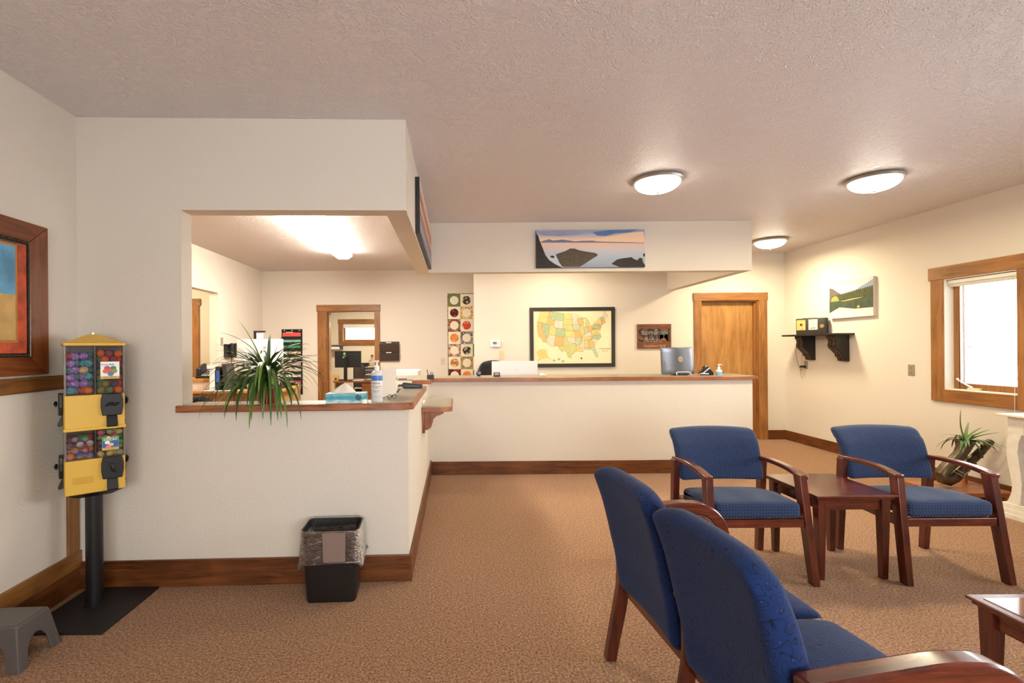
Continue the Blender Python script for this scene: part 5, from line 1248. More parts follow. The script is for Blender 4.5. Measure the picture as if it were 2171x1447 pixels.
def pump_bottle(name, label, loc, r, h, hp, body, band_mats, rz=0):
    t = thing(name, label, 'bottle', loc, rz)
    MB().lathe([(r * 0.93, 0), (r, h * 0.03), (r, h * 0.90), (r * 0.86, h * 0.97), (r * 0.42, h), (r * 0.40, h * 1.03)], n=28, sy=0.72).build('bottle', body, t, smooth=True)
    MB().lathe([(r * 0.46, h * 1.02), (r * 0.46, h * 1.02 + hp * 0.42), (r * 0.30, h * 1.02 + hp * 0.45), (r * 0.16, h * 1.02 + hp * 0.50), (r * 0.16, h + hp * 0.85)], n=18).build('pump_collar', WHITEP, t, smooth=True)
    MB().rbox((0.10 * r, 0, h + hp * 0.93), (r * 0.50, r * 0.24, hp * 0.08), hp * 0.05, 2, 2).tube([(r * 0.5, 0, h + hp * 0.93), (r * 0.85, 0, h + hp * 0.92), (r * 1.0, 0, h + hp * 0.80)], r * 0.11, 8).build('pump_head', WHITEP, t, smooth=True)
    for z0, z1, m in band_mats:
        MB().lathe([(r * 1.004, z0), (r * 1.008, z0 + 0.0005), (r * 1.008, z1 - 0.0005), (r * 1.004, z1)], n=28, sy=0.724).build('printed_band', m, t, smooth=True)
    return t
BODY = M('milky_bottle', (222, 214, 206), 0.3)
t = pump_bottle('sanitizer_bottle', 'tall clear pump bottle of sanitizer with a blue band', (-0.474, 2.945, 1.0505), 0.0345, 0.185, 0.062, BODY, [(0.128, 0.158, M('band_blue', (66, 124, 196), 0.4)), (0.030, 0.034, M('band_pale', (150, 196, 214), 0.4))], R(175))
for z, s, b_ in ((0.112, 0.013, 'Care Rite'), (0.094, 0.006, 'ANTISEPTIC HAND RINSE'), (0.085, 0.005, 'with moisturizers'), (0.068, 0.005, 'kills germs on hands'), (0.060, 0.005, 'without water')):
    text('lettering', b_, s, M('label_ink', (96, 92, 104), 0.6), t, (0.0, 0.0256, z), rot=(R(90), 0, R(180)))
t = thing('notice_board', 'plain white upright board on the counter behind the bottle', 'board', (-0.444, 3.27, 1.0505), math.atan2(0.30, 0.055))
MB().box(-0.152, 0.152, -0.002, 0.002, 0.004, 0.188).build('panel', M('board_white', (222, 212, 200), 0.4), t, bev=0.001)
MB().box(-0.14, 0.14, -0.018, 0.018, 0, 0.004).build('foot_strip', M('foot_clear', (200, 196, 190), 0.2), t)
t = thing('eyeglasses', 'small black wire eyeglasses lying against the white board', 'eyeglasses', (-0.405, 3.10, 1.0505), R(60))
for x in (-0.024, 0.024):
    MB().tube([(x + 0.02 * math.cos(a), 0, 0.016 + 0.014 * math.sin(a)) for a in [2 * math.pi * k / 14 for k in range(15)]], 0.002, 6).build('lens_rim', BLACKP, t, smooth=True)
MB().tube([(-0.005, 0, 0.02), (0.0, 0, 0.023), (0.005, 0, 0.02)], 0.002, 6).build('bridge', BLACKP, t)
for x in (-0.044, 0.044): MB().tube([(x, 0, 0.022), (x * 0.9, 0.03, 0.012), (x * 0.8, 0.06, 0.003)], 0.002, 6).build('temple', BLACKP, t)
t = thing('bottle_cap', 'small white cap beside the tissue box', 'cap', (-0.538, 2.868, 1.0505))
MB().lathe([(0.018, 0), (0.018, 0.02), (0.014, 0.024)], n=20).build('cap_body', WHITEP, t, smooth=True)
MB().lathe([(0.019, 0.003), (0.0195, 0.006), (0.019, 0.009)], n=20).build('cap_ring', PAPER, t)
t = thing('card_terminal', 'black card payment terminal at the end of the counter', 'card reader', (-0.355, 3.945, 1.0505), R(4))
MB().prism([(-0.085, 0.018), (-0.07, 0.045), (-0.03, 0.040), (0.085, 0.026), (0.088, 0.008), (0.07, 0.0), (-0.06, 0.0)], 'y', -0.04, 0.04).build('terminal_body', BLACKP, t, bev=0.006)
MB().prism([(-0.062, 0.0452), (-0.03, 0.0412), (-0.03, 0.042), (-0.062, 0.046)], 'y', -0.03, 0.03).build('screen', M('dead_screen', (60, 66, 70), 0.15), t)
MB().tube([(-0.085, 0, 0.02), (-0.11, -0.05, 0.022), (-0.095, -0.20, 0.006), (-0.10, -0.36, 0.006), (-0.10, -0.42, 0.006)], 0.005, 8).build('cable', BLACKP, t, smooth=True)
t = thing('pen_cup', 'black cup of pens at the corner of the reception ledge', 'pen cup', (-0.265, 5.13, 1.0455))
MB().box(-0.036, 0.036, -0.03, 0.03, 0, 0.045).build('cup', BLACKP, t, bev=0.003)
for x, tx, h_ in ((-0.02, -0.035, 0.10), (0.0, 0.004, 0.075), (0.014, 0.022, 0.07)): MB().tube([(x, 0, 0.01), (tx, 0, h_)], 0.0045, 6).build('pen', DARKGREY, t)
t = thing('leaflet_rack', 'small clear rack of cream leaflets in the counter gap', 'leaflets', (-0.345, 4.44, 0.8455))
for k in range(4): MB().box(-0.045, 0.045, -0.05 + k * 0.02, -0.045 + k * 0.02, 0.0, 0.12 + 0.01 * k).build('leaflet', M('leaflet_cream', (232, 220, 180), 0.8), t)

# ------------------------------------------------------------------ reception ledge things
ALU = M('silver_shell', (124, 125, 132), 0.28, 0.55)
t = thing('all_in_one_computer', 'silver computer screen seen from behind on the reception ledge', 'computer', (2.487, 5.52, 1.0455), R(-4))
b = MB().rbox((0, 0, 0.160), (0.172, 0.012, 0.152), 0.010, 6, 3, lambda x, y, z: (x * (1.02 - 0.02 * (z / 0.15)) - 0.05 * (z / -0.15) * -0.2, y - 0.05 * (1 - (x / 0.172) ** 2) * 0.5 + 0.0 - 0.03 * z, z)).build('shell', ALU, t, smooth=True, ang=70)
MB().prism([(0.025 + 0.026 * math.cos(2 * math.pi * k / 28), 0.178 + 0.032 * math.sin(2 * math.pi * k / 28)) for k in range(28)], 'y', -0.0445, -0.030).build('maker_mark', M('mark_rose', (206, 178, 160), 0.3, 0.4), t)
text('maker_letters', 'hp', 0.040, M('mark_grey', (150, 140, 140), 0.3, 0.4), t, (0.025, -0.0452, 0.180), shear=0.25)
MB().box(-0.155, -0.125, -0.022, -0.018, 0.055, 0.155).build('port_cover', M('port_grey', (128, 124, 132), 0.4, 0.3), t)
st = MB().tube([(-0.02, -0.06, 0.004), (-0.025, -0.055, 0.025), (-0.015, -0.05, 0.035), (0.10, -0.05, 0.037), (0.125, -0.052, 0.03), (0.135, -0.058, 0.004)], 0.0055, 8).build('wire_stand', M('white_wire', (226, 222, 218), 0.3), t, smooth=True)
MB().box(-0.05, 0.12, -0.03, 0.06, 0, 0.008).build('stand_base', BLACKP, t, bev=0.003)
t = thing('label_printer', 'small black and silver desk gadget next to the little sanitizer', 'gadget', (2.785, 5.47, 1.0455))
MB().prism([(-0.075, 0.0), (0.075, 0.0), (0.078, 0.02), (0.03, 0.085), (0.005, 0.105), (-0.02, 0.10), (-0.03, 0.07), (-0.07, 0.025)], 'y', -0.03, 0.03).build('gadget_body', M('gloss_black', (14, 14, 15), 0.12), t, bev=0.006)
MB().prism([(-0.062, 0.016), (-0.045, 0.014), (0.034, 0.078), (0.022, 0.086)], 'y', -0.034, -0.031).build('silver_arm', STEEL, t)
MB().rbox((-0.03, -0.036, 0.015), (0.045, 0.006, 0.010), 0.005, 2, 2).build('silver_base', STEEL, t, smooth=True)
MB().ball((-0.085, -0.03, 0.009), 0.0088, 10, 6).build('end_knob', M('knob_rose', (214, 170, 160), 0.3), t, smooth=True)
pump_bottle('hand_sanitizer', 'little clear pump bottle with blue gel on the reception ledge', (2.906, 5.42, 1.0455), 0.0335, 0.062, 0.060, M('gel_clear', (214, 222, 226), 0.2), [(0.004, 0.036, M('gel_blue', (116, 164, 206), 0.25))])
t = thing('webcam', 'round black webcam at the left end of the reception ledge', 'webcam', (0.262, 5.60, 1.0455))
MB().ball((0, 0, 0.033), 0.031, 18, 12).build('camera_ball', BLACKP, t, smooth=True)
MB().lathe([(0.017, 0), (0.019, 0.004), (0.017, 0.008)], (0, 0, 0), 18).xf(Matrix.Translation((0.004, -0.027, 0.035)) @ Matrix.Rotation(R(90), 4, 'X')).build('lens', M('lens_ring', (80, 78, 80), 0.2, 0.6), t)
MB().lathe([(0.02, 0), (0.02, 0.004), (0.01, 0.006)], n=16).build('foot', BLACKP, t)
t = thing('pin_pad', 'small dark box in front of the white monitor', 'device', (0.455, 5.45, 1.0455))
MB().taper((0, 0, 0, 0.038, 0.03), (0, 0.01, 0.05, 0.032, 0.018)).build('case', DARKGREY, t, bev=0.004)
MB().prism([(-0.0245, 0.020), (-0.0155, 0.046), (-0.0145, 0.046), (-0.0235, 0.020)], 'x', -0.025, 0.022).build('face', M('pad_face', (168, 148, 140), 0.4), t)
t = thing('paper_ball', 'little white crumpled tissue beside the white monitor', 'paper', (0.965, 5.52, 1.0455))
MB().ball((0, 0, 0.016), 0.017, 10, 7, (1.5, 1, 0.95)).build('paper_lump', PAPER, t)
MB().ball((0.035, 0.0, 0.010), 0.011, 8, 6).build('paper_scrap', PAPER, t)

WOODDESK = wood('office_desk_x', (140, 92, 46), (178, 126, 72), (198, 150, 94), 'x', 0.35, 1.2)
def plain_desk(name, label, x0, x1, y0, y1, z, panels, mat=WOODDESK, front=None):
    t = thing(name, label, 'desk')
    MB().box(x0, x1, y0, y1, z - 0.03, z).build('desk_top', mat, t, bev=0.003)
    for x in panels: MB().box(x, x + 0.025, y0 + 0.03, y1 - 0.02, 0, z - 0.03).build('side_panel', mat, t)
    MB().box(x0 + 0.03, x1 - 0.03, y1 - 0.04, y1 - 0.02, 0.25, z - 0.03).build('modesty_panel', mat, t)
    return t
plain_desk('reception_desk', 'wooden work surface behind the long reception ledge', 0.0, 3.05, 5.80, 6.42, 0.75, (0.02, 1.5, 3.0))
t = thing('desktop_monitor', 'white monitor back showing above the reception ledge', 'monitor', (0.722, 6.02, 0.75))
MB().box(-0.280, 0.280, -0.015, 0.015, 0.10, 0.452).build('monitor_back', M('monitor_white', (236, 230, 228), 0.3), t, bev=0.004)
text('maker_letters', 'hp', 0.04, M('faint_mark', (214, 218, 228), 0.2), t, (0.015, -0.0157, 0.35), shear=0.25)
MB().box(-0.03, 0.03, 0.015, 0.04, 0.01, 0.25).build('stand_neck', WHITEP, t)
MB().box(-0.12, 0.12, -0.05, 0.12, 0, 0.012).build('stand_foot', WHITEP, t, bev=0.003)
LEATH = M('black_leather', (20, 19, 19), 0.35, bump=0.05, bscale=120)
def office_chair(label, loc, rz, top=1.19, w=0.235):
    t = thing('office_chair', label, 'chair', loc, rz)
    MB().rbox((0, 0.24, top - 0.26), (w, 0.045, 0.26), 0.042, 8, 4, lambda x, y, z: (x * (1 - 0.28 * max(0, z / 0.26) ** 3), y + 0.05 * (x / w) ** 2 * -1, z - 0.03 * (x / w) ** 2 * (z > 0))).build('backrest', LEATH, t, smooth=True, ang=80)
    MB().rbox((0, -0.02, 0.47), (0.25, 0.25, 0.05), 0.045, 6, 3).build('seat', LEATH, t, smooth=True, ang=80)
    MB().tube([(0, 0.26, 0.62), (0, 0.29, 0.50), (0, 0.20, 0.42), (0, 0.0, 0.41)], 0.025, 8, 0.5).build('back_bar', BLACKP, t, smooth=True)
    MB().lathe([(0.03, 0.08), (0.03, 0.25), (0.02, 0.25), (0.02, 0.42)], n=14).build('post', BLACKP, t)
    for k in range(5):
        a = 2 * math.pi * k / 5 + 0.3
        l_ = MB().tube([(0, 0, 0.10), (0.28 * math.cos(a), 0.28 * math.sin(a), 0.075)], [0.028, 0.018], 8).build('leg', BLACKP, t, smooth=True)
        MB().ball((0.28 * math.cos(a), 0.28 * math.sin(a), 0.028), 0.028, 10, 6).build('caster', BLACKP, l_, smooth=True)
    return t
office_chair('black leather desk chair behind the white reception monitor', (0.535, 6.75, 0), R(0))

# ------------------------------------------------------------------ office beyond the pass-through
t = thing('printer_stand', 'low wooden stand under the white printer', 'stand', (-0.70, 6.12, 0))
MB().box(-0.30, 0.27, -0.26, 0.26, 0.72, 0.75).build('stand_top', WOODDESK, t, bev=0.003)
for x in (-0.28, 0.23): MB().box(x, x + 0.025, -0.24, 0.24, 0, 0.72).build('side_panel', WOODDESK, t)
t = thing('office_printer', 'white multifunction printer behind the pass-through', 'printer', (-0.69, 6.12, 0.75))
MB().box(-0.24, 0.24, -0.22, 0.20, 0, 0.235).build('printer_body', M('printer_white', (226, 220, 212), 0.4), t, bev=0.008)
MB().box(-0.235, 0.24, -0.22, 0.20, 0.27, 0.35).build('scanner_lid', MATS['printer_white'], t, bev=0.010)
MB().box(-0.235, 0.235, -0.20, 0.20, 0.235, 0.27).build('output_gap', BLACKP, t)
MB().box(-0.02, 0.235, -0.226, -0.20, 0.238, 0.30).build('control_panel', M('printer_grey', (200, 194, 186), 0.4), t, bev=0.004)
for x in (0.0, 0.11): MB().box(x, x + 0.08, -0.2215, -0.22, 0.14, 0.185).build('vent', DARKGREY, t)
MB().box(0.0, 0.10, -0.2275, -0.226, 0.246, 0.256).build('button_row', INK, t)
plain_desk('office_counter', 'wood edged work counter at the left of the office', -4.9, -2.2, 6.1, 6.82, 0.857, (-2.25,))
t = thing('desk_riser', 'white riser with an oak top on the office counter', 'riser', (-3.45, 6.42, 0.857))
MB().box(-0.5, 0.32, -0.12, 0.30, 0.0, 0.095).build('riser_box', WHITEP, t)
MB().box(-0.52, 0.34, -0.14, 0.32, 0.095, 0.140).build('riser_top', WOODDESK, t, bev=0.003)
t = thing('desk_phone', 'black desk phone with a large keypad on the white riser', 'phone', (-3.30, 6.48, 0.997))
MB().prism([(-0.10, 0.0), (0.12, 0.0), (0.12, 0.10), (-0.10, 0.03)], 'x', -0.09, 0.16).build('phone_base', BLACKP, t, bev=0.005)
MB().prism([(-0.09, 0.037), (0.11, 0.1005), (0.11, 0.103), (-0.09, 0.0395)], 'x', -0.02, 0.15).build('keypad', M('keypad_grey', (190, 188, 184), 0.5), t)
mb = MB()
for i in range(4):
    for j in range(5): mb.box(0.0 + j * 0.027, 0.014 + j * 0.027, -0.07 + i * 0.04, -0.05 + i * 0.04, 0.048 + i * 0.0127, 0.060 + i * 0.0127)
mb.build('keys', DARKGREY, t)
MB().rbox((-0.06, 0.0, 0.11), (0.03, 0.10, 0.06), 0.026, 4, 3, lambda x, y, z: (x, y, z + 0.3 * y)).build('handset', BLACKP, t, smooth=True)
t = thing('small_carton', 'little white carton printed purple behind the desk phone', 'carton', (-3.33, 6.66, 0.997))
MB().box(-0.12, 0.10, -0.03, 0.03, 0, 0.16).build('carton_body', PAPER, t, bev=0.002)
MB().box(-0.08, 0.04, -0.031, -0.03, 0.09, 0.115).build('printed_strip', M('print_purple', (110, 84, 160), 0.6), t)
def binder(label, x, y, rz, col, h_, strip=None, tilt=0.0):
    t = thing('ring_binder', label, 'binder', (x, y, 0.857), rz, 'binders on the office counter')
    t.rotation_euler.y = tilt
    MB().box(-0.03, 0.03, -0.11, 0.11, 0, h_).build('cover', col, t, bev=0.004)
    MB().box(-0.026, 0.026, -0.108, 0.106, 0.004, h_ - 0.004).build('pages', PAPER, t)
    if strip: MB().box(-0.02, 0.02, -0.112, -0.11, 0.10, h_ - 0.05).build('spine_label', strip, t)
binder('black binder with a blue spine label beside the desk phone', -3.005, 6.30, 0.0, BLACKP, 0.30, M('spine_blue', (50, 92, 170), 0.5))
binder('tall dark grey binder leaning next to the blue labelled one', -2.893, 6.30, 0.0, M('binder_grey', (48, 46, 46), 0.5), 0.335, None, R(-6))
binder('thin white binder standing left of the blue labelled one', -3.075, 6.29, 0.0, PAPER, 0.26)
t = thing('wall_phone', 'black wall phone hanging left of the white office screen', 'phone', (-3.34, 7.22, 1.36), R(90))
MB().box(-0.16, 0.14, -0.05, -0.001, -0.10, 0.09).build('phone_base', BLACKP, t, bev=0.006)
for x in (-0.06, 0.07): MB().rbox((x, -0.075, 0.0), (0.032, 0.025, 0.105), 0.02, 2, 3).build('handset', BLACKP, t, smooth=True)
MB().tube([(-0.06, -0.07, -0.10), (-0.10, -0.08, -0.22), (-0.05, -0.06, -0.34), (-0.08, -0.05, -0.42)], 0.006, 6).build('curly_cord', BLACKP, t, smooth=True)
MB().box(0.145, 0.19, -0.01, -0.006, -0.07, 0.05).build('sticky_note', M('note_lime', (206, 214, 110), 0.7), t)
t = thing('monitor_riser', 'black monitor stand crowded behind the spider plant', 'stand', (-2.60, 6.45, 0.857))
MB().box(-0.24, 0.36, -0.14, 0.16, 0.105, 0.125).build('riser_top', BLACKP, t, bev=0.003)
for x in (-0.23, 0.33): MB().box(x, x + 0.02, -0.13, 0.15, 0, 0.105).build('riser_leg', BLACKP, t)
t = thing('office_screen', 'large white computer screen behind the spider plant', 'computer', (-2.59, 6.50, 0.982), R(2))
MB().rbox((0, 0, 0.275), (0.302, 0.014, 0.250), 0.008, 2, 2).build('screen_back', M('screen_white', (212, 208, 204), 0.35), t, smooth=True)
MB().lathe([(0.020, 0), (0.022, 0.0005), (0.024, 0.0)], (0, 0, 0), 24).xf(Matrix.Translation((0.06, -0.0145, 0.41)) @ Matrix.Rotation(R(90), 4, 'X')).build('maker_ring', M('faint_ring', (214, 210, 206), 0.3), t)
MB().box(-0.10, 0.10, -0.06, 0.08, 0, 0.012).build('stand_foot', WHITEP, t, bev=0.003)
MB().box(-0.03, 0.03, 0.014, 0.03, 0.01, 0.2).build('stand_neck', WHITEP, t)
t = thing('document_holder', 'black bracket holding a paper slip above the white office screen', 'holder', (-2.66, 6.66, 0.857))  # bracket that holds a paper slip, gives no light
MB().box(-0.075, -0.05, -0.012, 0.012, 0, 0.76).build('upright', BLACKP, t)
MB().box(-0.075, 0.075, -0.02, 0.02, 0.745, 0.765).build('top_arm', BLACKP, t)
MB().box(-0.04, 0.05, -0.004, 0.0, 0.66, 0.74).build('paper_slip', PAPER, t)
t = thing('grey_pot', 'small grey square pot in front of the white office screen', 'pot', (-2.80, 6.36, 0.982))
MB().taper((0, 0, 0, 0.030, 0.030), (0, 0, 0.055, 0.040, 0.040)).build('pot_body', DARKGREY, t, bev=0.003)
MB().box(-0.043, 0.043, -0.043, 0.043, 0.050, 0.060).build('pot_rim', DARKGREY, t, bev=0.002)
t = thing('file_cabinet', 'low grey drawer cabinet under the black bag', 'cabinet', (-2.62, 4.88, 0))
MB().box(-0.26, 0.26, -0.2, 0.25, 0, 0.52).build('cabinet_body', M('cabinet_grey', (120, 116, 110), 0.5), t, bev=0.004)
for z in (0.03, 0.27):
    d = MB().box(-0.25, 0.25, -0.215, -0.2, z, z + 0.22).build('drawer', MATS['cabinet_grey'], t, bev=0.003)
    MB().box(-0.06, 0.06, -0.235, -0.215, z + 0.14, z + 0.155).build('handle', STEEL, d)
t = thing('black_bag', 'slumped black bag lying on the grey drawer cabinet', 'bag', (-2.62, 4.905, 0.535))
MB().rbox((0, 0, 0.16), (0.24, 0.14, 0.16), 0.09, 8, 4, lambda x, y, z: (x, y, z + 0.02 * math.sin(x * 30) + 0.03 * math.sin(x * 9 + 1))).build('bag_body', M('black_cloth', (12, 11, 11), 0.9, spec=0.08, bump=0.3, bscale=40), t, smooth=True, ang=80)
MB().tube([(-0.1, 0, 0.31), (-0.06, -0.03, 0.36), (0.06, -0.03, 0.365), (0.1, 0, 0.31)], 0.008, 6).build('handle', BLACKP, t, smooth=True)
for k, (x, y, w, d_, c) in enumerate(((-3.05, 6.16, 0.10, 0.07, (238, 236, 230)), (-2.85, 6.17, 0.12, 0.08, (236, 234, 228)), (-2.95, 6.20, 0.09, 0.05, (70, 130, 170)), (-2.74, 6.16, 0.05, 0.05, (214, 214, 110)))):
    lab = ('loose white sheet on the office counter beside the riser', 'loose white sheet on the office counter under the screen', 'blue card lying on the office counter', 'yellow sticky pad on the office counter')[k]
    tag(MB().box(x - w, x + w, y - d_, y + d_, 0.857 + 0.0008 * k, 0.8585 + 0.0008 * k).build(('paper_sheet', 'paper_sheet', 'blue_card', 'sticky_pad')[k], M('sheet_%d' % k, c, 0.8)), lab, 'paper')

# hanging file pockets with folders
CANV = M('black_canvas', (22, 20, 20), 0.85)
t = thing('hanging_file_organizer', 'black hanging wall organizer with ten folder pockets', 'organizer', (-2.831, 8.5, 1.715))
MB().box(-0.178, 0.178, -0.012, -0.002, -1.13, 0.0).build('backing', CANV, t)
for x in (-0.13, 0.0, 0.13): MB().lathe([(0.010, 0), (0.011, 0.002), (0.007, 0.004)], (0, 0, 0), 12).xf(Matrix.Translation((x, -0.012, -0.022)) @ Matrix.Rotation(R(90), 4, 'X')).build('grommet', STEEL, t)
fcol = [('red', (222, 84, 74)), ('mint', (126, 188, 160)), ('green', (58, 148, 84)), ('cream', (214, 194, 160)), ('manila', (206, 184, 148)), ('pale pink', (212, 170, 154)), ('beige', (200, 178, 146)), ('white', (226, 220, 212)), ('magenta', (176, 60, 96)), ('coral', (222, 128, 100))]
for k, (nm, c) in enumerate(fcol):
    zt = -0.125 - k * 0.100
    MB().box(-0.172, 0.172, -0.040, -0.034, zt - 0.055, zt).build('pocket', CANV, t)
    for x in (-0.175, 0.169): MB().box(x, x + 0.006, -0.040, -0.012, zt - 0.055, zt).build('pocket_side', CANV, t)
    f = thing('file_folder', '%s file folder in the hanging organizer' % nm, 'folder', (-2.831, 8.478, 1.715 + zt - 0.05), 0, 'folders in the hanging organizer')
    MB().box(-0.155, 0.155, -0.004, 0.0, 0.0, 0.115).build('folder_front', M('folder_%d' % k, c, 0.7), f)
    MB().box(-0.10 + 0.02 * (k % 4), 0.02 + 0.02 * (k % 4), 0.001, 0.003, 0.0, 0.126).build('folder_tab', M('folder_tab_%d' % (k % 3), [(240, 220, 210), (232, 170, 150), (236, 226, 200)][k % 3], 0.7), f)
t = thing('magazine_rack', 'slanted wooden paper rack standing under the hanging organizer', 'rack', (-2.78, 8.16, 0))
MB().prism([(-0.14, 0), (0.14, 0), (0.14, 0.80), (0.08, 0.80), (-0.14, 0.58)], 'x', 0.13, 0.15).build('rack_side', WOODDESK, t)
MB().prism([(-0.14, 0), (0.14, 0), (0.14, 0.80), (0.08, 0.80), (-0.14, 0.58)], 'x', -0.15, -0.13).build('rack_side', WOODDESK, t)
for k in range(5): MB().box(-0.13, 0.13, -0.13 + k * 0.055, -0.12 + k * 0.055, 0.02, 0.54 + k * 0.055).build('divider', WOODDESK, t)
for k in range(3): MB().box(-0.11, 0.11, -0.115 + k * 0.055, -0.105 + k * 0.055, 0.05, 0.60 + k * 0.055).build('paper_stack', PAPER, t)
SMK = M('smoke_plastic', (58, 50, 46), 0.2, coat=0.3)
t = thing('wall_file_pocket', 'dark smoky double file pocket beside the inner doorway', 'file holder', (-1.143, 8.5, 1.318))
for z in (-0.168, -0.01):
    p = MB().prism([(-0.001, z), (-0.045, z + 0.004), (-0.085, z + 0.135), (-0.080, z + 0.135), (-0.041, z + 0.012), (-0.001, z + 0.012)], 'x', -0.165, 0.165).build('pocket', SMK, t)
    MB().prism([(-0.001, z), (-0.045, z + 0.004), (-0.085, z + 0.135), (-0.001, z + 0.17)], 'x', -0.167, -0.162).prism([(-0.001, z), (-0.045, z + 0.004), (-0.085, z + 0.135), (-0.001, z + 0.17)], 'x', 0.162, 0.167).build('pocket_side', SMK, p)
MB().box(-0.167, 0.167, -0.006, -0.001, -0.168, 0.168).build('back_panel', SMK, t)
MB().box(0.0, 0.14, -0.05, -0.046, 0.02, 0.08).build('paper_slip', PAPER, t)
for z in (0.15, -0.02): MB().box(-0.05, 0.04, -0.088, -0.085, z - 0.006, z + 0.006).build('label_tab', PAPER, t)

# ------------------------------------------------------------------ inner office
IDW = wood('inner_desk_x', (112, 62, 30), (150, 92, 48), (172, 112, 62), 'x', 0.35, 1.2)
t = thing('inner_desk', 'brown desk seen through the inner doorway', 'desk', (-1.78, 9.85, 0))
MB().box(-0.60, 0.55, -0.35, 0.40, 0.715, 0.745).build('desk_top', IDW, t, bev=0.003)
MB().box(-0.05, 0.52, -0.30, -0.28, 0.02, 0.715).build('front_panel', IDW, t)
for x in (-0.58, 0.50): MB().box(x, x + 0.025, -0.30, 0.36, 0, 0.715).build('side_panel', IDW, t)
MB().box(-0.50, -0.25, 0.0, 0.25, 0.0, 0.45).build('drawer_block', DARKGREY, t)
t = thing('inner_monitor', 'black monitor on a post seen through the inner doorway', 'monitor', (-2.19, 9.72, 0.745))
MB().box(-0.22, 0.305, 0.05, 0.075, 0.25, 0.58).build('monitor_panel', BLACKP, t, bev=0.004)
MB().box(-0.18, 0.27, 0.046, 0.05, 0.50, 0.512).build('trim_line', DARKGREY, t)
MB().box(-0.035, 0.03, 0.01, 0.05, 0.0, 0.44).build('post', BLACKP, t, bev=0.004)
MB().box(-0.16, 0.16, -0.12, 0.12, 0, 0.02).build('stand_foot', BLACKP, t, bev=0.004)
t = thing('green_ornament', 'little green bird ornament clipped to the inner monitor', 'ornament', (-2.20, 9.72, 1.19))
MB().ball((0, 0, 0.035), 0.035, 12, 8, (0.9, 0.7, 1.1)).build('body', M('bird_green', (52, 140, 60), 0.4), t, smooth=True)
MB().ball((-0.005, -0.005, 0.085), 0.020, 10, 7).build('head', WHITEP, t, smooth=True)
MB().prism([(-0.05, 0.0), (-0.01, 0.0), (-0.02, 0.02)], 'y', -0.015, 0.01).build('tail', PAPER, t)
t = thing('tape_dispenser', 'small orange dispenser on the inner desk', 'dispenser', (-2.33, 9.545, 0.745))
MB().box(-0.05, 0.05, -0.03, 0.03, 0.0, 0.11).build('dispenser_body', M('orange_plastic', (226, 172, 92), 0.4), t, bev=0.012)
MB().lathe([(0.02, 0), (0.02, 0.004)], (0, 0, 0), 16).xf(Matrix.Translation((0, -0.03, 0.04)) @ Matrix.Rotation(R(90), 4, 'X')).build('tape_core', INK, t)
t = thing('letter_tray', 'black wire three tier tray on the inner desk', 'tray', (-1.68, 9.68, 0.745))
for z in (0.004, 0.10, 0.19, 0.25): MB().box(-0.10, 0.16, -0.10, 0.14, z, z + 0.008).build('tier', BLACKP, t)
for x in (-0.10, 0.152):
    for y in (-0.10, 0.132): MB().box(x, x + 0.008, y, y + 0.008, 0, 0.258).build('corner_post', BLACKP, t)
MB().box(-0.08, 0.14, -0.09, 0.12, 0.012, 0.02).box(-0.08, 0.14, -0.09, 0.12, 0.108, 0.125).box(-0.09, 0.15, -0.10, 0.12, 0.258, 0.266).build('tray_papers', PAPER, t)
t = thing('snowman_figurine', 'cream snowman figurine on top of the wire tray', 'figurine', (-1.65, 9.68, 1.011))
SNOW = M('aged_snow', (222, 206, 168), 0.7, vary=0.15, vscale=40)
MB().ball((0, 0, 0.052), 0.058, 14, 9, (1, 0.9, 0.9)).ball((0, 0, 0.125), 0.046, 14, 9, (1, 0.9, 0.9)).build('body', SNOW, t, smooth=True)
MB().ball((0, 0, 0.185), 0.030, 12, 8).build('head', SNOW, t, smooth=True)
MB().lathe([(0.034, 0.205), (0.026, 0.212), (0.016, 0.235), (0.002, 0.24)], n=14).build('hat', M('hat_red', (140, 50, 36), 0.7), t, smooth=True)
for s in (-1, 1): MB().tube([(s * 0.04, 0, 0.13), (s * 0.085, -0.01, 0.09)], 0.004, 6).build('arm', DARKGREY, t)
MB().tube([(0, -0.028, 0.185), (0, -0.045, 0.182)], [0.006, 0.001], 6).build('nose', MATS['orange_plastic'], t)
t = thing('black_mug', 'short black mug beside the snowman figurine', 'mug', (-1.755, 9.66, 1.011))
MB().lathe([(0.026, 0), (0.030, 0.004), (0.032, 0.06), (0.028, 0.06), (0.026, 0.01), (0.001, 0.01)], n=18).build('mug_body', BLACKP, t, smooth=True)
MB().tube([(-0.03, 0, 0.05), (-0.048, 0, 0.04), (-0.048, 0, 0.02), (-0.03, 0, 0.012)], 0.005, 6).build('mug_handle', BLACKP, t, smooth=True)
t = thing('mesh_chair', 'grey mesh backed chair behind the inner desk', 'chair', (-1.95, 10.55, 0))
MB().rbox((0, 0, 0.80), (0.24, 0.02, 0.26), 0.02, 4, 2).build('mesh_back', M('mesh_grey', (104, 100, 96), 0.8), t, smooth=True)
for x in (-0.25, 0.235): MB().box(x, x + 0.02, -0.02, 0.02, 0.5, 1.05).build('back_post', BLACKP, t, bev=0.004)
MB().box(-0.25, 0.255, -0.022, 0.022, 1.04, 1.065).build('top_rail', BLACKP, t, bev=0.004)
MB().rbox((0, 0.20, 0.47), (0.24, 0.23, 0.04), 0.035, 4, 2).build('seat', LEATH, t, smooth=True)
MB().lathe([(0.03, 0.06), (0.03, 0.43)], (0, 0.2, 0), 12).build('post', BLACKP, t)
MB().tube([(0, 0.0, 0.55), (0, 0.02, 0.46), (0, 0.2, 0.43)], 0.02, 8).build('back_bar', BLACKP, t)
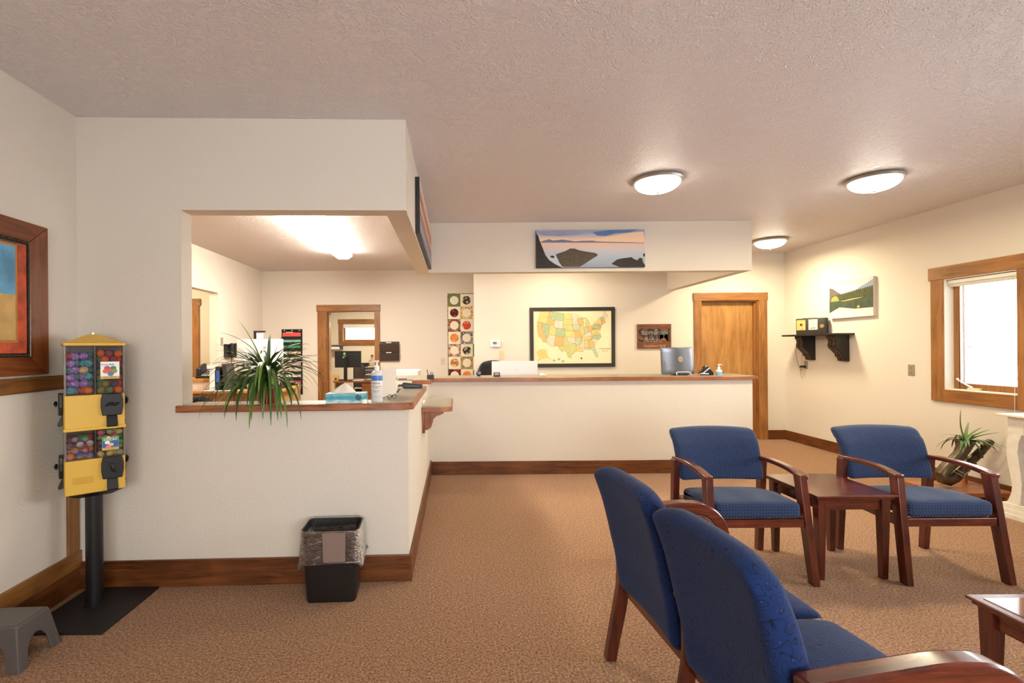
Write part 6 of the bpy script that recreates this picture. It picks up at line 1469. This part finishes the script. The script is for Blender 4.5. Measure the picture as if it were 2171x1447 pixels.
for k in range(5):
    a = 2 * math.pi * k / 5; MB().tube([(0, 0.2, 0.08), (0.26 * math.cos(a), 0.2 + 0.26 * math.sin(a), 0.022)], [0.025, 0.018], 8).build('leg', BLACKP, t, smooth=True)
t = thing('paper_bin', 'grey stacked paper trays on the inner office wall', 'tray', (-2.86, 12.2, 1.33))
MB().box(-0.35, 0.06, -0.20, -0.002, 0.0, 0.03).box(-0.35, 0.06, -0.20, -0.002, 0.12, 0.14).build('tray_shelves', M('tray_grey', (128, 122, 116), 0.5), t)
MB().box(0.03, 0.06, -0.20, -0.002, 0.03, 0.12).build('tray_side', DARKGREY, t)
MB().box(-0.33, 0.02, -0.19, -0.02, 0.03, 0.09).build('tray_papers', PAPER, t)
t = thing('paper_pile', 'pile of white papers on the inner desk', 'paper', (-1.92, 9.56, 0.745))
for k in range(4): MB().box(-0.09 + 0.01 * k, 0.09 + 0.012 * k, -0.05, 0.03, 0.006 * k, 0.006 * k + 0.0055).build('sheet', PAPER, t)

# ------------------------------------------------------------------ outside the window
struct('outside_ground', MB().box(5.2, 40, -20, 40, -0.4, -0.3), M('snowy_ground', (232, 234, 238), 0.9), label='snow covered ground outside the window')
BARK = M('tree_bark', (178, 178, 184), 0.9)
t = thing('bare_tree', 'pale bare tree outside the window', 'tree', (10.6, 10.0, -0.3))
rb = random.Random(4)
MB().tube([(0, 0, 0), (0.05, 0.1, 0.9), (-0.1, 0.25, 1.8), (0.1, 0.5, 2.8), (0.05, 0.7, 4.2)], [0.16, 0.12, 0.10, 0.07, 0.03], 8).build('trunk', BARK, t, smooth=True)
for k in range(22):
    z = rb.uniform(0.6, 3.4); a = rb.uniform(0, 6.28); l_ = rb.uniform(0.7, 1.6)
    p = Vector((0, 0.15 * z, z)); pts = [p]
    for i in range(4):
        p = p + Vector((math.cos(a) * l_ / 4, math.sin(a) * l_ / 4, rb.uniform(0.05, 0.35) * l_ / 2)); a += rb.uniform(-0.4, 0.4); pts.append(p)
    b = MB().tube(pts, [0.045, 0.035, 0.026, 0.018, 0.008], 6)
    for q_ in pts[1:]:
        for _ in range(3): b.tube([q_, q_ + Vector((rb.uniform(-0.3, 0.3), rb.uniform(-0.3, 0.3), rb.uniform(0.0, 0.4)))], [0.012, 0.004], 4)
    b.build('branch', BARK, t)
